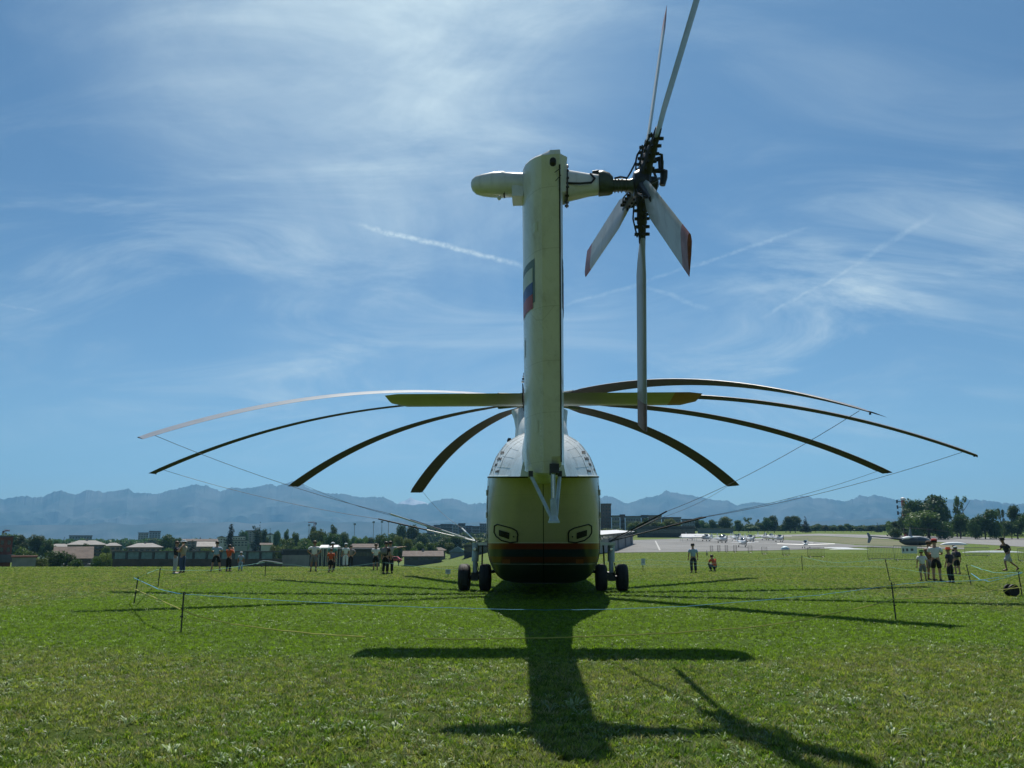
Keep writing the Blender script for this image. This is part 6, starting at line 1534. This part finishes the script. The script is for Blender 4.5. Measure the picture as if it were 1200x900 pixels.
# ------------------------------------------------------------------ small helicopter parked on the right
def small_heli():
    g = gnd(1062, 640.5); Y = g.y; D = lambda x, y, dY=0: at(x, y, Y + dY) - g
    r = empty('small_helicopter', g, 0, 'small grey and white two-bladed helicopter parked behind the barriers, tail to the left', 'helicopter')
    MG = mat('dark_grey_paint', (.045, .05, .055), .5, .1, 2, spec=.6)
    mb = MB(); rings = []
    for x, yt, yb in [(1054, 633.5, 635), (1056, 632, 636.5), (1060, 630.2, 638.6), (1066, 629.2, 639.2), (1074, 629.0, 639.4), (1081, 629.6, 639.2), (1087, 631.5, 638.6), (1092, 634.5, 637.6), (1094, 636, 637)]:
        a, b_ = D(x, yt), D(x, yb); c = (a + b_) / 2; h = (a.z - b_.z) / 2
        rings.append([(c.x, h * 1.0 * math.cos(t), c.z + h * math.copysign(abs(math.sin(t)) ** .8, math.sin(t))) for t in [2 * math.pi * j / 16 for j in range(16)]])
    mb.loft(rings); mb.build('cabin', MG, r, smooth=True)
    mb = MB(); cc = D(1074, 634.4)
    mb.loft([[(p[0], p[1] * 1.03, cc.z + (p[2] - cc.z) * 1.03 + .01) for p in q] for q in rings[4:7]] + [[(p[0] + .03, p[1] * 1.02, p[2]) for p in rings[7]]]); mb.build('windshield', M_CAN, r, smooth=True)
    mb = MB(); rings = []
    for x, yt, yb in [(1057, 630.0, 633), (1062, 628.6, 633), (1070, 628.4, 631.5), (1078, 628.5, 630.3), (1084, 629.8, 631), (1089, 632, 632.6)]:
        a, b_ = D(x, yt), D(x, yb); c = (a + b_) / 2; h = (a.z - b_.z) / 2
        rings.append([(c.x, h * 2.1 * math.cos(t), c.z + .05 + h * math.sin(t)) for t in [2 * math.pi * j / 12 for j in range(12)]])
    mb.loft(rings); mb.build('roof_shell', M_PW, r, smooth=True)
    for s_ in (-1, 1):
        mb = MB(); pts = [D(1076, 630.6), D(1085, 631.8), D(1090, 634.8), D(1087, 636.6), D(1076, 636.6)]; mb.add([(p.x, s_ * .46, p.z) for p in pts] + [(p.x, s_ * .50, p.z) for p in pts], [(0, 1, 2, 3, 4), (9, 8, 7, 6, 5)] + [(i, (i + 1) % 5, 5 + (i + 1) % 5, 5 + i) for i in range(5)]); mb.build('side_window', M_CAN, r)
    mb = MB(); mb.tube([D(1018, 628.6), D(1040, 630.2), D(1058, 632.4)], [.09, .13, .3], 10); mb.build('tail_boom', MG, r, smooth=True)
    mb = MB(); mb.tube([D(1018, 628.3) + Vector((0, 0, .07)), D(1057, 631.6) + Vector((0, 0, .1))], .07, 6); mb.build('boom_stripe', M_PW, r)
    mb = MB(); p = [D(1015.5, 624.2), D(1018, 624.4), D(1021.5, 629.5), D(1021.5, 631.5), D(1019, 636.6), D(1016.5, 636.0), D(1017.5, 630)]; n = len(p)
    mb.add([(v.x, -.035, v.z) for v in p] + [(v.x, .035, v.z) for v in p], [tuple(range(n)), tuple(range(2 * n - 1, n - 1, -1))] + [(i, (i + 1) % n, n + (i + 1) % n, n + i) for i in range(n)]); mb.build('tail_fin', M_BLUEW, r)
    mb = MB(); c = D(1018.5, 629.5); mb.tube([c + Vector((-.1, -.14, .62)), c + Vector((0, -.14, 0)), c + Vector((.1, -.14, -.62))], [.04, .05, .04], 6, flat=.3); mb.build('tail_rotor_blade', M_DARKM, r)
    mb = MB(); a, b_ = D(1066.5, 619.5), D(1066.5, 629); mb.loft([[(b_.x - .4, -.14, b_.z), (b_.x + .45, -.14, b_.z), (b_.x + .45, .14, b_.z), (b_.x - .4, .14, b_.z)], [(a.x - .1, -.07, a.z), (a.x + .12, -.07, a.z), (a.x + .12, .07, a.z), (a.x - .1, .07, a.z)]]); mb.build('mast_fairing', M_BLUEW, r)
    mb = MB(); h0 = a.z; mb.lathe([(.14, h0), (.17, h0 + .12), (.06, h0 + .22)], 10, 'z', (a.x, 0, 0)); mb.build('rotor_head', M_DARKM, r)
    t1 = D(1112, 623.2, -1.6); t0 = Vector((a.x, 0, h0 + .12)); mb = MB(); mb.tube([t0, t0.lerp(t1, .3) + Vector((0, 0, .12)), t0.lerp(t1, .65) + Vector((0, 0, .10)), t1], [.08, .10, .10, .08], 6, flat=.3); mb.build('rotor_blade', M_BLADE, r)
    t2 = t0 + Vector((-.3, 4.6, -.2)); mb = MB(); mb.tube([t0, t0.lerp(t2, .5) + Vector((0, 0, .1)), t2], [.08, .1, .08], 6, flat=.3); mb.build('rotor_blade', M_BLADE, r)
    for s_ in (-1, 1):
        sk = MB(); zb = .06; x0, x1 = D(1058, 640).x, D(1088, 640).x
        sk.tube([(x0, s_ * .9, zb), (x1, s_ * .9, zb), (x1 + .25, s_ * .9, zb + .18)], .035, 6); sk.build('skid', M_DARKM, r)
        for x in (D(1065, 640).x, D(1081, 640).x):
            sk = MB(); sk.tube([(x, s_ * .9, zb), (x, s_ * .45, D(1070, 638.5).z)], .03, 5); sk.build('skid_leg', M_DARKM, r)
small_heli()

# ------------------------------------------------------------------ cars and vans seen at the meadow edge
def car(x0, x1, yb, Y, label, m, van=False):
    Y = (4.1 if not van else 4.4) / (x1 - x0) * F_PX if x1 - x0 > 9 else 205; Y = min(Y, 330)
    a, b_ = onground(x0, Y), onground(x1, Y); zt = at(x0, yb, Y).z; L = abs(b_.x - a.x); c = (a + b_) / 2
    L = max(L, 3.6); r = empty('parked_van' if van else 'parked_car', (c.x, Y, 0), 0, label, 'van' if van else 'car', None)
    H = 2.1 if van else 1.45; r.location.z = zt - H
    prof = ([(-.5, .35), (-.5, .95), (-.42, 1.1), (-.28, H), (.48, H), (.5, .9), (.5, .35)] if van else [(-.5, .35), (-.5, .78), (-.28, .92), (-.14, H), (.2, H), (.36, .95), (.48, .9), (.5, .35)])
    mb = MB(); mb.loft([[(u * L, y, z) for u, z in prof] for y in (-.85, .85)]); mb.build('body', m, r, bevel=.05, smooth=True)
    for s_ in (-1, 1):
        g_ = [(-.26, .98), (-.14, H - .1), (.19, H - .1), (.32, .98)] if not van else [(-.38, 1.15), (-.27, H - .25), (-.05, H - .25), (-.05, 1.15)]
        mb = MB(); mb.add([(u * L, s_ * .865, z) for u, z in g_] + [(u * L, s_ * .84, z) for u, z in g_], [(0, 1, 2, 3), (7, 6, 5, 4), (0, 1, 5, 4), (1, 2, 6, 5), (2, 3, 7, 6), (3, 0, 4, 7)]); mb.build('window', M_CAN, r)
        for u in (-.32, .30): mb = MB(); mb.lathe([(.15, -.09), (.31, -.1), (.32, .0), (.31, .1), (.15, .09)], 16, 'y', (u * L, s_ * .8, .32)); mb.build('wheel', M_RUBBER, r, smooth=True)
    return r
car(46, 56, 652.0, 94, 'white van with a cluttered side parked left of the farmhouse', M_PW, True)
car(71, 78, 660.6, 92, 'white car roof showing over the meadow edge below the farmhouse', M_PW)
car(103, 110, 660.6, 92, 'white car roof showing at the right foot of the farmhouse', M_PW)
car(343, 353, 656.4, 88, 'pale car roof behind the meadow edge left of the man in grey shorts', M_PW)
car(353, 361, 655.0, 90, 'second pale car roof close to the man in grey shorts', mat('silver_car_paint', (.5, .55, .6), .3, .1, 2))
car(458, 466, 652.2, 100, 'red car roof right of the pointing visitor', mat('red_car_paint', (.5, .05, .04), .3, .1, 2))
car(534, 549, 650.2, 104, 'silver car left of the wheels in front of the grey shed', mat('silver_car_paint', (.5, .55, .6)))

# ------------------------------------------------------------------ grass and weeds in the foreground (geometry nodes instances)
def gmat(name, c1, c2, rough, tr, spec=.4):
    m = bpy.data.materials.new(name); m.use_nodes = True; t = NT(m.node_tree); b = m.node_tree.nodes['Principled BSDF']
    g = t.n('ShaderNodeNewGeometry'); n1 = t.n('ShaderNodeTexNoise', ins={0: g.outputs['Position'], 'Scale': .26, 'Detail': 6.0, 'Roughness': .7}); n0 = t.n('ShaderNodeTexNoise', ins={0: g.outputs['Position'], 'Scale': .22, 'Detail': 6.0, 'Roughness': .62}); lush = lush_mask(t, g.outputs['Position'], n0.outputs[0]); oi = t.n('ShaderNodeObjectInfo')
    c = t.mix(t.ss(t.m('ADD', t.m('MULTIPLY', n1.outputs[0], .75), t.m('MULTIPLY', oi.outputs['Random'], .25)), .40, .62), c4(c1), c4(c2))
    c = t.mix(t.m('MULTIPLY', lush, .85), c, (.118, .208, .011, 1))
    hs = t.n('ShaderNodeHueSaturation', ins={4: c, 2: t.m('ADD', .55, t.m('MULTIPLY', oi.outputs['Random'], .95))})
    t.set(b.inputs['Base Color'], hs.outputs[0]); b.inputs['Roughness'].default_value = rough; b.inputs['Specular IOR Level'].default_value = spec
    tcol = t.mix(1.0, hs.outputs[0], (1.45, 1.5, .75, 1)); tcol.node.blend_type = 'MULTIPLY'; tcol.node.clamp_result = False
    tn_ = t.n('ShaderNodeBsdfTranslucent', ins={0: tcol}); mx = t.n('ShaderNodeMixShader', ins={0: tr, 1: b.outputs[0], 2: tn_.outputs[0]})
    t.set(m.node_tree.nodes['Material Output'].inputs[0], mx.outputs[0]); return m
MG1 = gmat('grass_blade', (.092, .182, .014), (.175, .212, .050), .55, .45, .15); MG2 = gmat('weed_leaf', (.11, .19, .05), (.19, .25, .12), .5, .3, .35); MG3 = gmat('dry_grass', (.17, .19, .07), (.23, .22, .11), .7, .3)
tufts = bpy.data.collections.new('tuft_library')
def tuft(name, kind, seed):
    rng = random.Random(seed); vs, fs = [], []
    n = {'grass': 15, 'leaf': 7, 'long': 9, 'dry': 12}[kind]
    for i in range(n):
        a = rng.uniform(0, 6.28); d = Vector((math.cos(a), math.sin(a), 0)); s = Vector((-d.y, d.x, 0)); o = d * rng.uniform(0, .05) + s * rng.uniform(-.02, .02)
        if kind in ('grass', 'dry'):
            h = rng.uniform(.018, .05); w_ = rng.uniform(.0028, .0052); ln = rng.uniform(.015, .065); pts = [(0, 0, w_), (.45, .6, w_ * .9), (1, 1, .0004)]
        elif kind == 'leaf':
            h = rng.uniform(.018, .045); w_ = rng.uniform(.010, .019); ln = rng.uniform(.03, .06); pts = [(0, 0, .002), (.35, .75, w_), (.75, 1, w_ * .9), (1, .92, .002)]
        else:
            h = rng.uniform(.04, .09); w_ = rng.uniform(.006, .010); ln = rng.uniform(.05, .13); pts = [(0, 0, .003), (.3, .7, w_), (.7, 1, w_ * .85), (1, .85, .001)]
        k = len(vs)
        for u, z, ww in pts:
            c = o + d * (ln * u) + Vector((0, 0, h * z - .004)); vs += [tuple(c + s * ww), tuple(c - s * ww)]
        for j in range(len(pts) - 1): fs.append((k + 2 * j, k + 2 * j + 1, k + 2 * j + 3, k + 2 * j + 2))
    me = bpy.data.meshes.new(name); me.from_pydata(vs, [], fs); me.materials.append({'grass': MG1, 'leaf': MG2, 'long': MG2, 'dry': MG3}[kind])
    for p in me.polygons: p.use_smooth = True
    o = bpy.data.objects.new(name, me); return o
def tuft_coll(name, lst):
    c = bpy.data.collections.new(name)
    for i, (k, s) in enumerate(lst): c.objects.link(tuft('tuft_%s_%d' % (name, i), k, s))
    return c
C_FINE = tuft_coll('fine', [('grass', 1), ('grass', 2), ('grass', 3), ('grass', 4), ('dry', 5)]); C_WEED = tuft_coll('weed', [('leaf', 6), ('leaf', 7), ('leaf', 8), ('long', 9)]); C_LONG = tuft_coll('long', [('long', 10), ('long', 11)])
def scatter(name, label, y0, y1, half, coll, dens, smin, smax, seed, nscale=.6, nlo=.36, nhi=.56, cut=None):
    nx = 40; ny = 40; vs, fs = [], []
    for j in range(ny + 1):
        y = y0 + (y1 - y0) * j / ny
        for i in range(nx + 1): x = (-1 + 2 * i / nx) * (half * y + 1.5); vs.append((x, y, terrain(x, y)))
    for j in range(ny):
        for i in range(nx): k = j * (nx + 1) + i; fs.append((k, k + 1, k + nx + 2, k + nx + 1))
    me = bpy.data.meshes.new(name); me.from_pydata(vs, [], fs); o = link(name, me)
    ng = bpy.data.node_groups.new(name + '_nodes', 'GeometryNodeTree')
    ng.interface.new_socket('Geometry', in_out='INPUT', socket_type='NodeSocketGeometry'); ng.interface.new_socket('Geometry', in_out='OUTPUT', socket_type='NodeSocketGeometry')
    N = ng.nodes; Lk = ng.links.new
    gi, go = N.new('NodeGroupInput'), N.new('NodeGroupOutput')
    pos = N.new('GeometryNodeInputPosition'); tn_ = N.new('ShaderNodeTexNoise'); tn_.inputs['Scale'].default_value = nscale; tn_.inputs['Detail'].default_value = 4
    mo = N.new('ShaderNodeVectorMath'); mo.inputs[1].default_value = (seed * 3.7, seed * 1.3, 0); Lk(pos.outputs[0], mo.inputs[0]); Lk(mo.outputs[0], tn_.inputs['Vector'])
    mr = N.new('ShaderNodeMapRange'); mr.inputs[1].default_value = nlo; mr.inputs[2].default_value = nhi; mr.inputs[3].default_value = dens * .06; mr.inputs[4].default_value = dens; Lk(tn_.outputs[0], mr.inputs[0])
    dp = N.new('GeometryNodeDistributePointsOnFaces'); dp.inputs['Seed'].default_value = seed; Lk(gi.outputs[0], dp.inputs['Mesh']); Lk(mr.outputs[0], dp.inputs['Density'])
    ci = N.new('GeometryNodeCollectionInfo'); ci.inputs['Collection'].default_value = coll; ci.inputs['Separate Children'].default_value = True; ci.inputs['Reset Children'].default_value = True
    ip = N.new('GeometryNodeInstanceOnPoints'); ip.inputs['Pick Instance'].default_value = True
    Lk(dp.outputs['Points'], ip.inputs['Points']); Lk(ci.outputs[0], ip.inputs['Instance'])
    rv = N.new('FunctionNodeRandomValue'); rv.data_type = 'FLOAT_VECTOR'; rv.inputs[0].default_value = (-.15, -.15, 0); rv.inputs[1].default_value = (.15, .15, 6.28); Lk(rv.outputs[0], ip.inputs['Rotation'])
    rs_ = N.new('FunctionNodeRandomValue'); rs_.data_type = 'FLOAT'; rs_.inputs[2].default_value = smin; rs_.inputs[3].default_value = smax; Lk(rs_.outputs[1], ip.inputs['Scale'])
    Lk(ip.outputs[0], go.inputs[0])
    md = o.modifiers.new('scatter', 'NODES'); md.node_group = ng
    tag(o, label, kind='stuff'); return o
scatter('grass', 'short trampled grass nearest the viewer', 3.0, 13.0, 1.0, C_FINE, 480, .6, 1.2, 1)
scatter('grass', 'mown grass in the middle distance', 13.0, 26.0, .95, C_FINE, 240, .65, 1.05, 2)
scatter('grass', 'mown grass around the helicopter', 26.0, 60.0, .85, C_FINE, 50, .9, 1.3, 3)
scatter('grass', 'mown grass toward the apron', 60.0, 150.0, .8, C_FINE, 9, 1.0, 1.5, 7)
scatter('weeds', 'broad leaved weeds and clover in the near grass', 5.0, 13.0, 1.0, C_WEED, 95, .35, .8, 4, .8, .42, .66)
scatter('weeds', 'broad leaved weeds further out', 13.0, 30.0, .9, C_WEED, 30, .5, .9, 5, .5, .42, .66)
scatter('weeds', 'clumps of long plantain leaves', 5.0, 9.5, 1.0, C_LONG, 16, .6, 1.15, 6, 1.1, .55, .68)
